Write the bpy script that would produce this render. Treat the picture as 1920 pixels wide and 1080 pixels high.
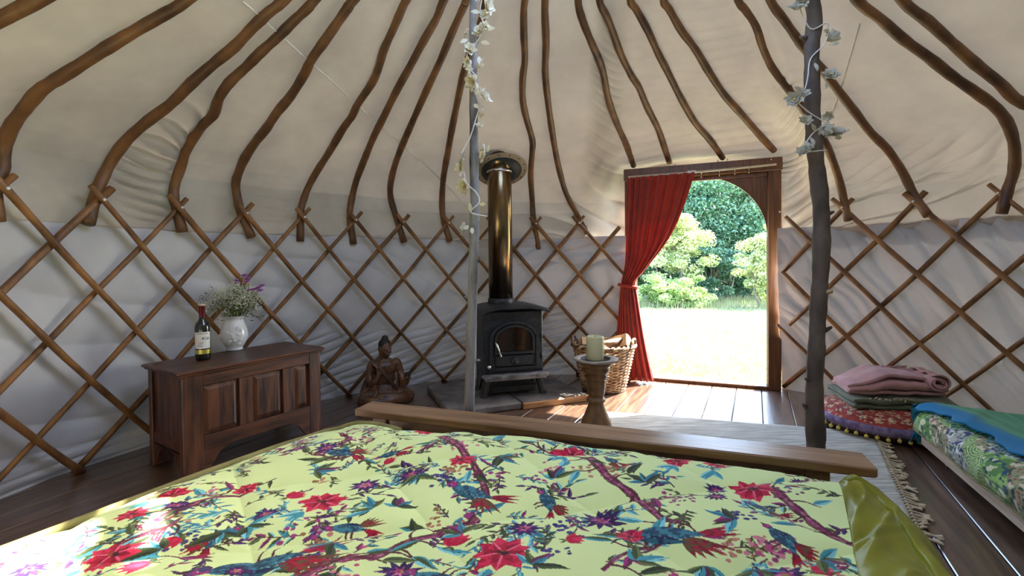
import bpy, bmesh, math, random
import numpy as np
from mathutils import Vector, Matrix
PI = math.pi
C = bpy.context.scene.collection
for o in list(bpy.data.objects): bpy.data.objects.remove(o)

# ------------------------------------------------------------------ camera, sky, sun, exposure
F, PIT, ROL, SHY, CZ = 882.69, .02, .0115, -31.99, 1.085      # focal length in pixels of a 1920-wide frame
CX, CY = .412, 1.624                                          # centre of the round tent
cam = bpy.data.objects.new('camera', bpy.data.cameras.new('camera')); C.objects.link(cam)
cam.data.sensor_width = 36; cam.data.lens = F*36/1920; cam.data.shift_y = SHY/1920
cam.data.clip_start = .05; cam.data.clip_end = 300
cam.matrix_world = Matrix.Translation((0, 0, CZ)) @ Matrix.Rotation(PI/2-PIT, 4, 'X') @ Matrix.Rotation(-ROL, 4, 'Z')
S = bpy.context.scene; S.camera = cam
SUN_EL, SUN_DIR = math.radians(46), Vector((.868, .497, 0))
w = bpy.data.worlds.new('sky'); S.world = w; w.use_nodes = True
nt = w.node_tree; bg = nt.nodes['Background']
sky = nt.nodes.new('ShaderNodeTexSky'); sky.sky_type = 'NISHITA'; sky.sun_disc = False
sky.sun_elevation = SUN_EL; sky.sun_rotation = math.atan2(SUN_DIR.x, SUN_DIR.y); sky.dust_density = 1.2
nt.links.new(sky.outputs[0], bg.inputs[0]); bg.inputs[1].default_value = 2.5
sun = bpy.data.objects.new('sun', bpy.data.lights.new('sun', 'SUN')); C.objects.link(sun)
sun.data.energy = 55; sun.data.angle = math.radians(.6); sun.data.color = (1, .96, .90)
sd = Vector((SUN_DIR.x*math.cos(SUN_EL), SUN_DIR.y*math.cos(SUN_EL), math.sin(SUN_EL)))
sun.rotation_euler = sd.to_track_quat('Z', 'Y').to_euler(); sun.location = (6, 6, 8)
S.view_settings.view_transform = 'Standard'; S.view_settings.look = 'None'
S.view_settings.gamma = 1; S.view_settings.use_curve_mapping = False
S.view_settings.exposure = 0.03
S.cycles.max_bounces = 12; S.cycles.diffuse_bounces = 6; S.cycles.transmission_bounces = 6
S.cycles.use_denoising = True; S.cycles.sample_clamp_indirect = 8

# ------------------------------------------------------------------ helpers
R = random.Random(7); NR = np.random.RandomState(5)
def lin(r, g, b):
    f = lambda v: ((v/255+.055)/1.055)**2.4 if v > 10 else v/255/12.92
    return (f(r), f(g), f(b), 1)
def ray(px, py):                                               # direction of a pixel of the photograph
    a = (px-960)/F; b = -(py-540-SHY)/F
    cr, sr = math.cos(ROL), math.sin(ROL); a, b = a*cr+b*sr, -a*sr+b*cr
    c, s = math.cos(PIT), math.sin(PIT)
    return np.array([a, c+b*s, -s+b*c])
def at_z(px, py, z=0.):
    d = ray(px, py); t = (z-CZ)/d[2]; return Vector((d[0]*t, d[1]*t, z))
def at_y(px, py, y):
    d = ray(px, py); t = y/d[1]; return Vector((d[0]*t, y, CZ+d[2]*t))
def vnoise(x, y, seed=0):                                      # smooth value noise, about -1..1
    t = np.random.RandomState(seed).rand(64, 64)*2-1
    xi, yi = np.floor(x).astype(int), np.floor(y).astype(int); fx, fy = x-xi, y-yi
    fx, fy = fx*fx*(3-2*fx), fy*fy*(3-2*fy)
    g = lambda i, j: t[i % 64, j % 64]
    return (g(xi, yi)*(1-fx)+g(xi+1, yi)*fx)*(1-fy)+(g(xi, yi+1)*(1-fx)+g(xi+1, yi+1)*fx)*fy
def smooth(a, b, x): t = np.clip((x-a)/(b-a), 0, 1); return t*t*(3-2*t)
def catmull(P, n):
    P = [Vector(p) for p in P]; Q = [P[0]*2-P[1]]+P+[P[-1]*2-P[-2]]; out = []
    for i in range(1, len(Q)-2):
        a, b, c, d = Q[i-1:i+3]
        for k in range(n):
            t = k/n; out.append(.5*((2*b)+(c-a)*t+(2*a-5*b+4*c-d)*t*t+(3*b-a-3*c+d)*t**3))
    return out+[P[-1]]

ROOT = {}
class MB:
    def __init__(s): s.v, s.f = [], []
    def add(s, vs, fs):
        o = len(s.v); s.v += [tuple(v) for v in vs]; s.f += [tuple(i+o for i in f) for f in fs]; return s
    def box(s, c, d, M=None, ch=0.):
        x, y, z = [k/2 for k in d]
        if ch <= 0:
            vs = [Vector((i*x, j*y, k*z)) for k in (-1, 1) for i, j in ((-1, -1), (1, -1), (1, 1), (-1, 1))]
            fs = [(3, 2, 1, 0), (4, 5, 6, 7), (0, 1, 5, 4), (1, 2, 6, 5), (2, 3, 7, 6), (3, 0, 4, 7)]
        else:
            ch = min(ch, .49*min(d)); h = ch; vs = []
            for k, zz in ((-1, z), (-1, z-h), (1, z-h), (1, z)):
                q = h if zz == z else 0
                X, Y = x-q, y-q
                for i, j in ((-X+h, -Y), (X-h, -Y), (X, -Y+h), (X, Y-h), (X-h, Y), (-X+h, Y), (-X, Y-h), (-X, -Y+h)):
                    vs.append(Vector((i, j, k*zz)))
            fs = [tuple(range(7, -1, -1)), tuple(range(24, 32))]
            for l in range(3):
                for a in range(8): b = (a+1) % 8; fs.append((l*8+a, l*8+b, l*8+8+b, l*8+8+a))
        c = Vector(c)
        return s.add([((M @ v) if M else v)+c for v in vs], fs)
    def tube(s, P, r, n=8, cap=True, closed=False):
        P = [Vector(p) for p in P]; m = len(P)
        rr = r if isinstance(r, (list, tuple)) else [r]*m
        T = [((P[(i+1) % m] if closed or i < m-1 else P[i])-(P[i-1] if closed or i > 0 else P[i])).normalized() for i in range(m)]
        u = T[0].orthogonal().normalized(); vs = []
        for i in range(m):
            u = (u-T[i]*u.dot(T[i]));  u = u.normalized() if u.length > 1e-6 else T[i].orthogonal().normalized()
            b = T[i].cross(u)
            vs += [P[i]+(u*math.cos(2*PI*k/n)+b*math.sin(2*PI*k/n))*rr[i] for k in range(n)]
        fs = []
        for i in range(m if closed else m-1):
            j = (i+1) % m
            for k in range(n): k2 = (k+1) % n; fs.append((i*n+k, i*n+k2, j*n+k2, j*n+k))
        if cap and not closed: fs += [tuple(range(n-1, -1, -1)), tuple(range((m-1)*n, m*n))]
        return s.add(vs, fs)
    def lathe(s, prof, n=32, c=(0, 0, 0), M=None):
        c = Vector(c); vs, fs = [], []; m = len(prof)
        for r, z in prof:
            for k in range(n):
                p = Vector((r*math.cos(2*PI*k/n), r*math.sin(2*PI*k/n), z)); vs.append((M @ p if M else p)+c)
        for i in range(m-1):
            for k in range(n): k2 = (k+1) % n; fs.append((i*n+k, i*n+k2, i*n+n+k2, i*n+n+k))
        if prof[0][0] > 1e-5: fs.append(tuple(range(n-1, -1, -1)))
        if prof[-1][0] > 1e-5: fs.append(tuple(range((m-1)*n, m*n)))
        return s.add(vs, fs)
    def ell(s, c, r, M=None, nu=12, nv=8):
        c = Vector(c); r = r if isinstance(r, (tuple, list)) else (r, r, r); vs, fs = [], []
        for j in range(nv+1):
            t = PI*j/nv
            for k in range(nu):
                p = Vector((r[0]*math.sin(t)*math.cos(2*PI*k/nu), r[1]*math.sin(t)*math.sin(2*PI*k/nu), -r[2]*math.cos(t)))
                vs.append((M @ p if M else p)+c)
        for j in range(nv):
            for k in range(nu): k2 = (k+1) % nu; fs.append((j*nu+k, j*nu+k2, j*nu+nu+k2, j*nu+nu+k))
        return s.add(vs, fs)
    def prism(s, poly, fn, a, b, holes=False):                 # poly: 2-D outline; fn(u, v, w) -> point; from w=a to w=b
        n = len(poly); vs = [fn(u, v, a) for u, v in poly]+[fn(u, v, b) for u, v in poly]
        fs = [tuple(range(n-1, -1, -1)), tuple(range(n, 2*n))]+[(i, (i+1) % n, n+(i+1) % n, n+i) for i in range(n)]
        return s.add(vs, fs)
    def grid(s, G):                                            # G: array rows x cols x 3
        G = np.asarray(G); a, b = G.shape[:2]
        return s.add(G.reshape(-1, 3).tolist(), [(i*b+j, i*b+j+1, i*b+b+j+1, i*b+b+j) for i in range(a-1) for j in range(b-1)])
    def build(s, name, mat, parent=None, smooth=True, world=False, auto=None):
        me = bpy.data.meshes.new(name)
        vs = s.v
        if world and parent is not None:
            T = ROOT[root_of(parent).name].inverted(); vs = [T @ Vector(v) for v in vs]
        me.from_pydata([tuple(v) for v in vs], [], s.f)
        bm = bmesh.new(); bm.from_mesh(me)
        bmesh.ops.remove_doubles(bm, verts=bm.verts, dist=1e-6); bmesh.ops.recalc_face_normals(bm, faces=bm.faces)
        bm.to_mesh(me); bm.free()
        if smooth:
            me.shade_smooth()
            if auto: me.set_sharp_from_angle(angle=math.radians(auto))
        me.materials.append(mat)
        o = bpy.data.objects.new(name, me); C.objects.link(o)
        if parent is not None: o.parent = parent
        else: ROOT[o.name] = Matrix.Identity(4)
        return o
def root_of(o):
    while o.parent: o = o.parent
    return o
def tag(o, label=None, cat=None, group=None, kind=None):
    for k, v in (('label', label), ('category', cat), ('group', group), ('kind', kind)):
        if v: o[k] = v
    return o
def thing(name, label, cat, loc=(0, 0, 0), rz=0., group=None, kind=None):
    o = bpy.data.objects.new(name, None); C.objects.link(o); o.empty_display_size = .1
    o.location = loc; o.rotation_euler = (0, 0, rz)
    ROOT[o.name] = Matrix.Translation(loc) @ Matrix.Rotation(rz, 4, 'Z')
    return tag(o, label, cat, group, kind)
def copy_of(o, parent, loc, rot=(0, 0, 0), sc=1.):
    c = o.copy(); C.objects.link(c); c.parent = parent; c.location = loc; c.rotation_euler = rot; c.scale = (sc,)*3
    return c
def gridmesh(name, G, mat, parent=None, col=None, smooth=True, wrap=False):   # fast path for large grids (numpy)
    G = np.asarray(G, dtype=np.float64); a, b = G.shape[:2]
    me = bpy.data.meshes.new(name); me.vertices.add(a*b); me.vertices.foreach_set('co', G.reshape(-1))
    i, j = np.meshgrid(np.arange(a-1), np.arange(b-1), indexing='ij'); q = (i*b+j).reshape(-1)
    F4 = np.stack([q, q+1, q+b+1, q+b], 1).astype(np.int32); n = len(F4)
    me.loops.add(4*n); me.loops.foreach_set('vertex_index', F4.reshape(-1))
    me.polygons.add(n); me.polygons.foreach_set('loop_start', np.arange(0, 4*n, 4, dtype=np.int32))
    me.update(calc_edges=True)
    if col is not None:
        at = me.color_attributes.new('print', 'FLOAT_COLOR', 'POINT')
        c4 = np.ones((a*b, 4), np.float32); c4[:, :3] = col.reshape(-1, 3); at.data.foreach_set('color', c4.reshape(-1))
    if smooth: me.shade_smooth()
    me.materials.append(mat)
    o = bpy.data.objects.new(name, me); C.objects.link(o)
    if parent is not None: o.parent = parent
    else: ROOT[o.name] = Matrix.Identity(4)
    return o
def quads(name, Q, mat, parent=None):                          # many loose quads, Q: n x 4 x 3
    Q = np.asarray(Q); n = len(Q); me = bpy.data.meshes.new(name)
    me.vertices.add(4*n); me.vertices.foreach_set('co', Q.reshape(-1))
    me.loops.add(4*n); me.loops.foreach_set('vertex_index', np.arange(4*n, dtype=np.int32))
    me.polygons.add(n); me.polygons.foreach_set('loop_start', np.arange(0, 4*n, 4, dtype=np.int32))
    me.update(calc_edges=True); me.materials.append(mat)
    o = bpy.data.objects.new(name, me); C.objects.link(o)
    if parent is not None: o.parent = parent
    else: ROOT[o.name] = Matrix.Identity(4)
    return o

# ------------------------------------------------------------------ materials
def mat(name, c1, c2=None, scale=6., stretch=(1, 1, 1), rough=.6, metal=0., bump=0., bscale=None, detail=6., spec=.5,
        sheen=0., coat=0., trans=0., tcol=None, bstretch=None, third=None, lo=.35, hi=.65):
    m = bpy.data.materials.new(name); m.use_nodes = True; t = m.node_tree; N = t.nodes; L = t.links
    b = N['Principled BSDF']; out = N['Material Output']
    b.inputs['Roughness'].default_value = rough; b.inputs['Metallic'].default_value = metal
    b.inputs['Specular IOR Level'].default_value = spec; b.inputs['Sheen Weight'].default_value = sheen
    b.inputs['Coat Weight'].default_value = coat; b.inputs['Coat Roughness'].default_value = .25
    b.inputs['Base Color'].default_value = c1
    tc = N.new('ShaderNodeTexCoord')
    def noise(sc, st):
        mp = N.new('ShaderNodeMapping'); mp.inputs['Scale'].default_value = st; L.new(tc.outputs['Object'], mp.inputs[0])
        n = N.new('ShaderNodeTexNoise'); n.inputs['Scale'].default_value = sc; n.inputs['Detail'].default_value = detail
        L.new(mp.outputs[0], n.inputs['Vector']); return n
    if c2 is not None:
        n = noise(scale, stretch); r = N.new('ShaderNodeValToRGB'); L.new(n.outputs['Fac'], r.inputs[0])
        r.color_ramp.elements[0].position = lo; r.color_ramp.elements[0].color = c1
        r.color_ramp.elements[1].position = hi; r.color_ramp.elements[1].color = c2
        if third is not None: e = r.color_ramp.elements.new(third[0]); e.color = third[1]
        L.new(r.outputs[0], b.inputs['Base Color'])
    if bump:
        n2 = noise(bscale or scale*3, bstretch or stretch); bp = N.new('ShaderNodeBump')
        bp.inputs['Strength'].default_value = bump; bp.inputs['Distance'].default_value = .01
        L.new(n2.outputs['Fac'], bp.inputs['Height']); L.new(bp.outputs[0], b.inputs['Normal'])
    if trans:
        tr = N.new('ShaderNodeBsdfTranslucent'); mx = N.new('ShaderNodeMixShader'); mx.inputs[0].default_value = trans
        tr.inputs[0].default_value = tcol or c1
        L.new(b.outputs[0], mx.inputs[1]); L.new(tr.outputs[0], mx.inputs[2]); L.new(mx.outputs[0], out.inputs[0])
    return m
M = {}
M['canvas'] = mat('roof canvas', lin(152, 138, 124), lin(191, 179, 164), 1.9, rough=.9, bump=.12, bscale=160, spec=.15, trans=.0125, tcol=(.78, .68, .54, 1), lo=.3, hi=.7)
M['wallcanvas'] = mat('wall canvas', lin(172, 169, 169), lin(200, 197, 197), 2.3, rough=.9, bump=.15, bscale=140, spec=.15, trans=.006, tcol=(.78, .72, .64, 1), lo=.3, hi=.7)
M['seam'] = mat('seam canvas', lin(232, 226, 210), rough=.9, trans=.03)
M['pole'] = mat('peeled pole wood', lin(72, 45, 24), lin(128, 86, 47), 7, (1, 1, .5), rough=.5, bump=.25, bscale=40)
M['trellis'] = mat('trellis wood', lin(90, 58, 29), lin(150, 104, 57), 9, (1, 1, .5), rough=.5, bump=.25, bscale=45)
M['greybark'] = mat('pale grey bark', lin(64, 58, 52), lin(142, 138, 134), 14, (1, 1, .3), rough=.75, lo=.3, hi=.52, bump=.4, bscale=30)
M['darkbark'] = mat('dark grey bark', lin(66, 56, 48), lin(112, 98, 86), 10, (1, 1, .5), rough=.75, bump=.5, bscale=34)
M['knot'] = mat('cut branch wood', lin(196, 170, 130), lin(160, 130, 92), 20, rough=.7)
M['doorwood'] = mat('varnished door wood', lin(80, 48, 23), lin(114, 72, 36), 6, (8, 8, .6), rough=.38, bump=.1, bscale=18)
M['floor'] = mat('dark floor boards', lin(66, 48, 37), lin(110, 82, 62), 5, (7, .6, 1), rough=.30, bump=.12, bscale=12, coat=1.)
M['chest'] = mat('dark oak', lin(45, 24, 14), lin(104, 60, 34), 5, (6, 6, .7), rough=.42, bump=.2, bscale=14, coat=.15)
M['chesth'] = mat('dark oak, level grain', lin(45, 24, 14), lin(100, 57, 32), 5, (.7, 6, 6), rough=.42, bump=.2, bscale=14, coat=.15)
M['board'] = mat('footboard pine', lin(104, 74, 48), lin(150, 114, 80), 4, (.7, 9, 9), rough=.36, bump=.15, bscale=9, coat=.2)
M['standwood'] = mat('turned brown wood', lin(96, 66, 36), lin(132, 96, 56), 6, (4, 4, .6), rough=.5, bump=.12, bscale=22)
M['dish'] = mat('worn pale dish rim', lin(176, 166, 152), lin(140, 126, 108), 14, rough=.6)
M['dishin'] = mat('dark metal dish', lin(40, 38, 42), rough=.45, metal=.6)
M['wax'] = mat('cream wax', lin(214, 208, 158), lin(224, 219, 176), 5, rough=.5, trans=.12)
M['wick'] = mat('black wick', lin(20, 18, 16))
M['iron'] = mat('black cast iron', lin(40, 42, 44), lin(56, 58, 60), 30, rough=.48, metal=.35, bump=.15, bscale=120)
M['ironlip'] = mat('ash dusted iron', lin(78, 76, 76), lin(150, 146, 142), 12, (1, 3, 1), rough=.7, bump=.2, bscale=60)
M['stoveglass'] = mat('sooted stove glass', lin(22, 17, 13), lin(50, 34, 22), 7, (1, 1, .5), rough=.08, spec=.6)
M['chrome'] = mat('polished steel', lin(215, 213, 210), rough=.18, metal=1)
M['flue'] = mat('heat tinted steel', lin(92, 72, 50), lin(150, 130, 98), 4, (3, 3, .35), rough=.2, metal=1)
M['rubber'] = mat('black rubber', lin(26, 26, 27), lin(36, 36, 37), 12, rough=.55)
M['plate'] = mat('tan flashing sheet', lin(150, 134, 112), lin(170, 155, 132), 8, rough=.6)
M['stone'] = mat('grey hearth stone', lin(84, 76, 70), lin(124, 116, 108), 7, rough=.75, bump=.3, bscale=22)
M['edging'] = mat('pine edging strip', lin(150, 100, 56), lin(184, 136, 86), 5, (1, 8, 8), rough=.5)
M['statue'] = mat('carved brown wood', lin(58, 36, 22), lin(112, 76, 50), 9, (1.5, 1.5, 1), rough=.4, bump=.25, bscale=40, coat=.2)
M['statuehair'] = mat('blackened carved wood', lin(26, 20, 17), lin(44, 34, 28), 30, rough=.5, bump=.6, bscale=120)
M['wicker'] = mat('willow wicker', lin(120, 86, 54), lin(196, 164, 122), 22, rough=.6, bump=.3, bscale=60)
M['wickerdark'] = mat('dark willow wicker', lin(74, 52, 34), lin(122, 92, 62), 22, rough=.6, bump=.3, bscale=60)
M['log'] = mat('log bark', lin(86, 66, 50), lin(130, 106, 84), 12, rough=.85, bump=.6, bscale=40)
M['logcut'] = mat('split log wood', lin(196, 156, 108), lin(222, 190, 146), 9, (1, 6, 6), rough=.75)
M['red'] = mat('red curtain cloth', lin(158, 40, 22), lin(180, 54, 30), 10, rough=.85, bump=.15, bscale=200, sheen=.2, trans=.16, tcol=lin(196, 40, 16))
M['rod'] = mat('pale curtain rail', lin(198, 184, 160), rough=.45)
M['white'] = mat('white glazed china', lin(222, 221, 217), lin(232, 231, 228), 5, rough=.14, coat=.4)
M['bottle'] = mat('dark green glass', lin(12, 16, 11), rough=.06, spec=.6, coat=.6)
M['foil'] = mat('wine red foil', lin(92, 18, 28), rough=.3, metal=.4)
M['bottlecap'] = mat('pale capsule top', lin(224, 204, 170), rough=.5)
M['paper'] = mat('white label paper', lin(222, 218, 210), rough=.7)
M['ink'] = mat('grey label ink', lin(70, 68, 70), rough=.8)
M['gold'] = mat('gold label band', lin(190, 176, 84), rough=.3, metal=.5)
M['stem'] = mat('green stems', lin(84, 104, 40), lin(112, 130, 58), 20, rough=.7)
M['leafg'] = mat('green bouquet leaves', lin(80, 104, 42), lin(122, 140, 66), 20, rough=.6, trans=.2)
M['gyp'] = mat('tiny cream blossoms', lin(226, 224, 206), lin(196, 200, 170), 40, rough=.8)
M['violet'] = mat('violet petals', lin(150, 76, 160), lin(186, 110, 190), 30, rough=.7, trans=.2)
M['drystem'] = mat('dark dry twigs', lin(70, 66, 58), rough=.8)
M['petal'] = mat('cream silk petals', lin(226, 216, 184), lin(238, 232, 212), 40, rough=.8, trans=.25)
M['petalc'] = mat('yellow blossom hearts', lin(200, 172, 96), rough=.8)
M['cord'] = mat('white garland cord', lin(224, 220, 210), rough=.8)
M['petalg'] = mat('grey cream silk petals', lin(190, 184, 164), lin(212, 206, 186), 40, rough=.8, trans=.25)
M['rug'] = mat('woven oatmeal rug', lin(150, 146, 132), lin(192, 188, 174), 5, (1, 9, 1), rough=.95, bump=.5, bscale=70, bstretch=(1, 3, 1))
M['fringe'] = mat('cream fringe yarn', lin(178, 162, 130), lin(206, 192, 164), 30, rough=.95)
M['satin'] = mat('chartreuse satin', lin(112, 112, 8), lin(136, 134, 16), 6, rough=.44, bump=.3, bscale=11)
M['olive'] = mat('olive cord binding', lin(112, 104, 58), lin(134, 126, 74), 20, rough=.8)
M['sheet'] = mat('plain mattress ticking', lin(196, 190, 170), rough=.9)
M['pink'] = mat('dusty pink blanket', lin(168, 120, 116), lin(190, 142, 138), 8, rough=.95, bump=.35, bscale=130, sheen=.3)
M['green'] = mat('moss green blanket', lin(74, 80, 50), lin(94, 100, 66), 9, rough=.95, bump=.3, bscale=130, sheen=.3)
M['turq'] = mat('turquoise mohair throw', lin(16, 118, 168), lin(70, 140, 100), 3.0, (1, 1, 1), rough=.95, bump=.5, bscale=120, sheen=.1, lo=.4, hi=.62)
M['turqf'] = mat('turquoise yarn', lin(20, 116, 142), lin(36, 148, 160), 20, rough=.95)
M['palewood'] = mat('pale rough planed board', lin(182, 160, 134), lin(214, 194, 168), 5, (.8, 8, 8), rough=.7, bump=.3, bscale=12)
M['pompom'] = mat('yellow wool', lin(196, 176, 60), lin(224, 208, 110), 60, rough=.95)
M['lilac'] = mat('lilac embroidered band', lin(96, 80, 120), lin(150, 130, 160), 26, rough=.9, bump=.3, bscale=90)
M['maroon'] = mat('dark maroon cushion side', lin(58, 28, 26), lin(78, 40, 34), 16, rough=.95)
M['grass'] = mat('meadow grass', lin(128, 134, 96), lin(146, 148, 114), 1.4, rough=.95, bump=.5, bscale=14)
M['blade'] = mat('grass blades', lin(132, 140, 94), lin(158, 158, 118), 5, rough=.9, trans=.2)
M['leafdark'] = mat('dark tree leaves', lin(70, 110, 84), lin(118, 152, 122), 1.3, rough=.55, trans=.18, tcol=lin(80, 130, 60))
M['leafmid'] = mat('mid green leaves', lin(84, 122, 92), lin(130, 160, 128), 1.5, rough=.55, trans=.18, tcol=lin(90, 140, 70))
M['leafpale'] = mat('pale yellow green leaves', lin(150, 170, 110), lin(206, 210, 160), 2, rough=.55, trans=.2, tcol=lin(190, 200, 100))
M['leaflow'] = mat('light green leaves', lin(120, 152, 86), lin(176, 194, 128), 2, rough=.55, trans=.2, tcol=lin(170, 190, 90))
M['bark'] = mat('tree bark', lin(80, 72, 62), lin(124, 114, 100), 5, (3, 3, .6), rough=.9, bump=.6)
def printed(name, rough=.85, sheen=.1):
    m = bpy.data.materials.new(name); m.use_nodes = True; t = m.node_tree; b = t.nodes['Principled BSDF']
    a = t.nodes.new('ShaderNodeVertexColor'); a.layer_name = 'print'; t.links.new(a.outputs[0], b.inputs['Base Color'])
    b.inputs['Roughness'].default_value = rough; b.inputs['Sheen Weight'].default_value = sheen; b.inputs['Specular IOR Level'].default_value = .25
    n = t.nodes.new('ShaderNodeTexNoise'); n.inputs['Scale'].default_value = 260
    tc = t.nodes.new('ShaderNodeTexCoord'); t.links.new(tc.outputs['Object'], n.inputs['Vector'])
    p = t.nodes.new('ShaderNodeBump'); p.inputs['Strength'].default_value = .12; p.inputs['Distance'].default_value = .004
    t.links.new(n.outputs['Fac'], p.inputs['Height']); t.links.new(p.outputs[0], b.inputs['Normal'])
    return m
M['quilt'] = printed('flower and bird print'); M['paisley'] = printed('green patterned print'); M['mohair'] = printed('striped mohair'); M['cushtop'] = printed('red embroidered cloth')
# ------------------------------------------------------------------ tent shell
STD = [(1.0, 2.80), (1.30, 2.62), (1.42, 2.645), (1.52, 2.67), (1.62, 2.65), (1.70, 2.57), (1.78, 2.45), (1.86, 2.30), (1.95, 2.10), (2.05, 1.92), (2.15, 1.70),
       (2.26, 1.50), (2.37, 1.30), (2.48, 1.10), (2.59, .92), (2.70, .75)]
DOOR = [(1.0, 2.915), (1.90, 2.90), (1.95, 2.85), (2.02, 2.63), (2.12, 2.34), (2.22, 2.06), (2.32, 1.78), (2.42, 1.50), (2.52, 1.22), (2.61, .97), (2.70, .75)]
PH0, PH1 = .235, .672                                          # azimuths of the door posts
def rstd(z): return np.interp(z, [a for a, b in STD], [b for a, b in STD])
def rdoor(z): return np.interp(z, [a for a, b in DOOR], [b for a, b in DOOR])
def roofR(ph, z):
    p = (np.asarray(ph)+PI) % (2*PI)-PI
    w_ = smooth(PH0-.17, PH0, p)*(1-smooth(PH1, PH1+.15, p))
    return (1-w_)*rstd(z)+w_*rdoor(z)
def cyl(ph, r, z): return Vector((CX+r*math.sin(ph), CY+r*math.cos(ph), z))
def wallR(ph, z):                                              # inner trellis radius
    t = np.clip((1.42-z)/1.4, -.2, 1.02)
    p = (np.asarray(ph)+PI) % (2*PI)-PI
    return 2.6035+.05*smooth(.3, .7, p)*(1-smooth(1.7, 2.4, p))+.2121*t-.0407*4*t*(1-t)
def hit_roof(px, py, off=0.):
    d = ray(px, py); t = np.linspace(.5, 7, 5200)
    x, y, z = d[0]*t-CX, d[1]*t-CY, CZ+d[2]*t
    r = np.hypot(x, y); ph = np.arctan2(x, y); g = r-(roofR(ph, z)+off)
    i = np.nonzero((g[:-1] < 0) & (g[1:] >= 0))[0]
    i = i[0] if len(i) else len(t)-2
    return ph[i], r[i], z[i]

nph = 760
PHS = np.concatenate([np.linspace(-1.9, PH0-.012, 330), [PH0-.003, PH0+.003], np.linspace(PH0+.012, PH1-.012, 110), [PH1-.003, PH1+.003],
                      np.linspace(PH1+.012, 1.8, 230), np.linspace(1.84, 2*PI-1.9, 90)])
nz = 330
def ridge(x, k=3.): return (1-np.abs(np.sin(x)))**k            # sharp crease, smooth bellies
G = np.zeros((len(PHS), nz, 3))
for i, p in enumerate(PHS):
    zmin = 1.82 if PH0 < p < PH1 else 1.23
    z = np.maximum(1.23+1.47*np.linspace(0, 1, nz), zmin)
    r = roofR(p, z)+.032
    pp = np.full(nz, p); L_ = 2.7-r*.0
    arc = r*p
    d = .010*vnoise(pp*6, z*4, 1)+.006*vnoise(pp*17, z*9, 2)
    # gathers above the door and to its left
    m1 = smooth(.215, .26, pp)*(1-smooth(.80, .98, pp))*(1-smooth(2.06, 2.26, z))*smooth(1.7, 1.93, z)
    d = d+m1*.030*(ridge(z*74+3.0*vnoise(pp*5, z*2, 3)-1.5*pp, 1.6)-.4)*(.75+.5*vnoise(pp*9, z*3, 4))
    m1a = smooth(.02, .14, pp)*(1-smooth(.22, .27, pp))*(1-smooth(2.2, 2.4, z))*smooth(1.75, 1.95, z)
    d = d+m1a*.004*(ridge(z*60+pp*9+2.4*vnoise(pp*5, z*3, 13), 1.6)-.4)
    m1b = smooth(.0, .2, pp)*(1-smooth(.62, .8, pp))*(1-smooth(2.3, 2.65, z))*smooth(2.1, 2.3, z)
    d = d+m1b*.009*(ridge(z*110+2*vnoise(pp*7, z*2, 5), 2)-.3)
    # slanting drapes right of the door
    m2 = smooth(PH1-.01, PH1+.06, pp)*(1-smooth(1.28, 1.42, pp))*(1-smooth(1.66, 1.86, z))
    d = d+m2*.060*(ridge(z*17-pp*20+2.2*vnoise(pp*5, z*4, 6), 1.4)-.35)*(.8+.6*vnoise(pp*4, z*3, 7))+m2*.016*(ridge(z*40-pp*44+2*vnoise(pp*6, z*5, 14), 1.5)-.4)
    # slanting drapes left of the door
    m3 = smooth(-.12, .1, pp)*(1-smooth(PH0-.02, PH0, pp))*(1-smooth(1.6, 1.9, z))
    d = d+m3*.040*(ridge(z*13+pp*16+2*vnoise(pp*6, z*4, 8), 1.7)-.35)
    # loose bag of cloth between two left roof poles
    m4 = smooth(-1.25, -1.2, pp)*(1-smooth(-1.15, -1.11, pp))*(1-smooth(1.8, 2.0, z))*smooth(1.30, 1.36, z)
    d = d+m4*(-.020+.036*ridge(z*52+pp*22+1.6*vnoise(pp*11, z*5, 9), 1.8))
    m5 = smooth(-.98, -.9, pp)*(1-smooth(-.9, -.8, pp))*(1-smooth(1.5, 1.66, z))
    d = d+m5*.010*ridge(z*60+pp*6+2*vnoise(pp*9, z*4, 10), 2)
    d = d+.045*np.exp(-(((CX+r*np.sin(p)+.07)**2+(CY+r*np.cos(p)-3.93)**2)/.30**2))
    fade = smooth(0, .03, z-zmin) if zmin > 1.5 else 1
    zs = np.linspace(1.0, 2.75, 120); sl = np.interp(z, zs, np.gradient(roofR(np.full(120, p), zs), zs)); q = 1/np.sqrt(1+sl*sl)
    r = r+d*fade*q; z = z-d*fade*sl*q
    if zmin < 1.5: r = np.where(z < 1.56, np.maximum(r, wallR(np.full(nz, p), z)+.046+.055*(1-smooth(1.235, 1.295, z))), r)
    G[i, :, 0] = CX+r*np.sin(p); G[i, :, 1] = CY+r*np.cos(p); G[i, :, 2] = z
ceiling = gridmesh('ceiling', G, M['canvas']); tag(ceiling, 'taut cream canvas roof of the round tent', kind='structure')

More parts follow.
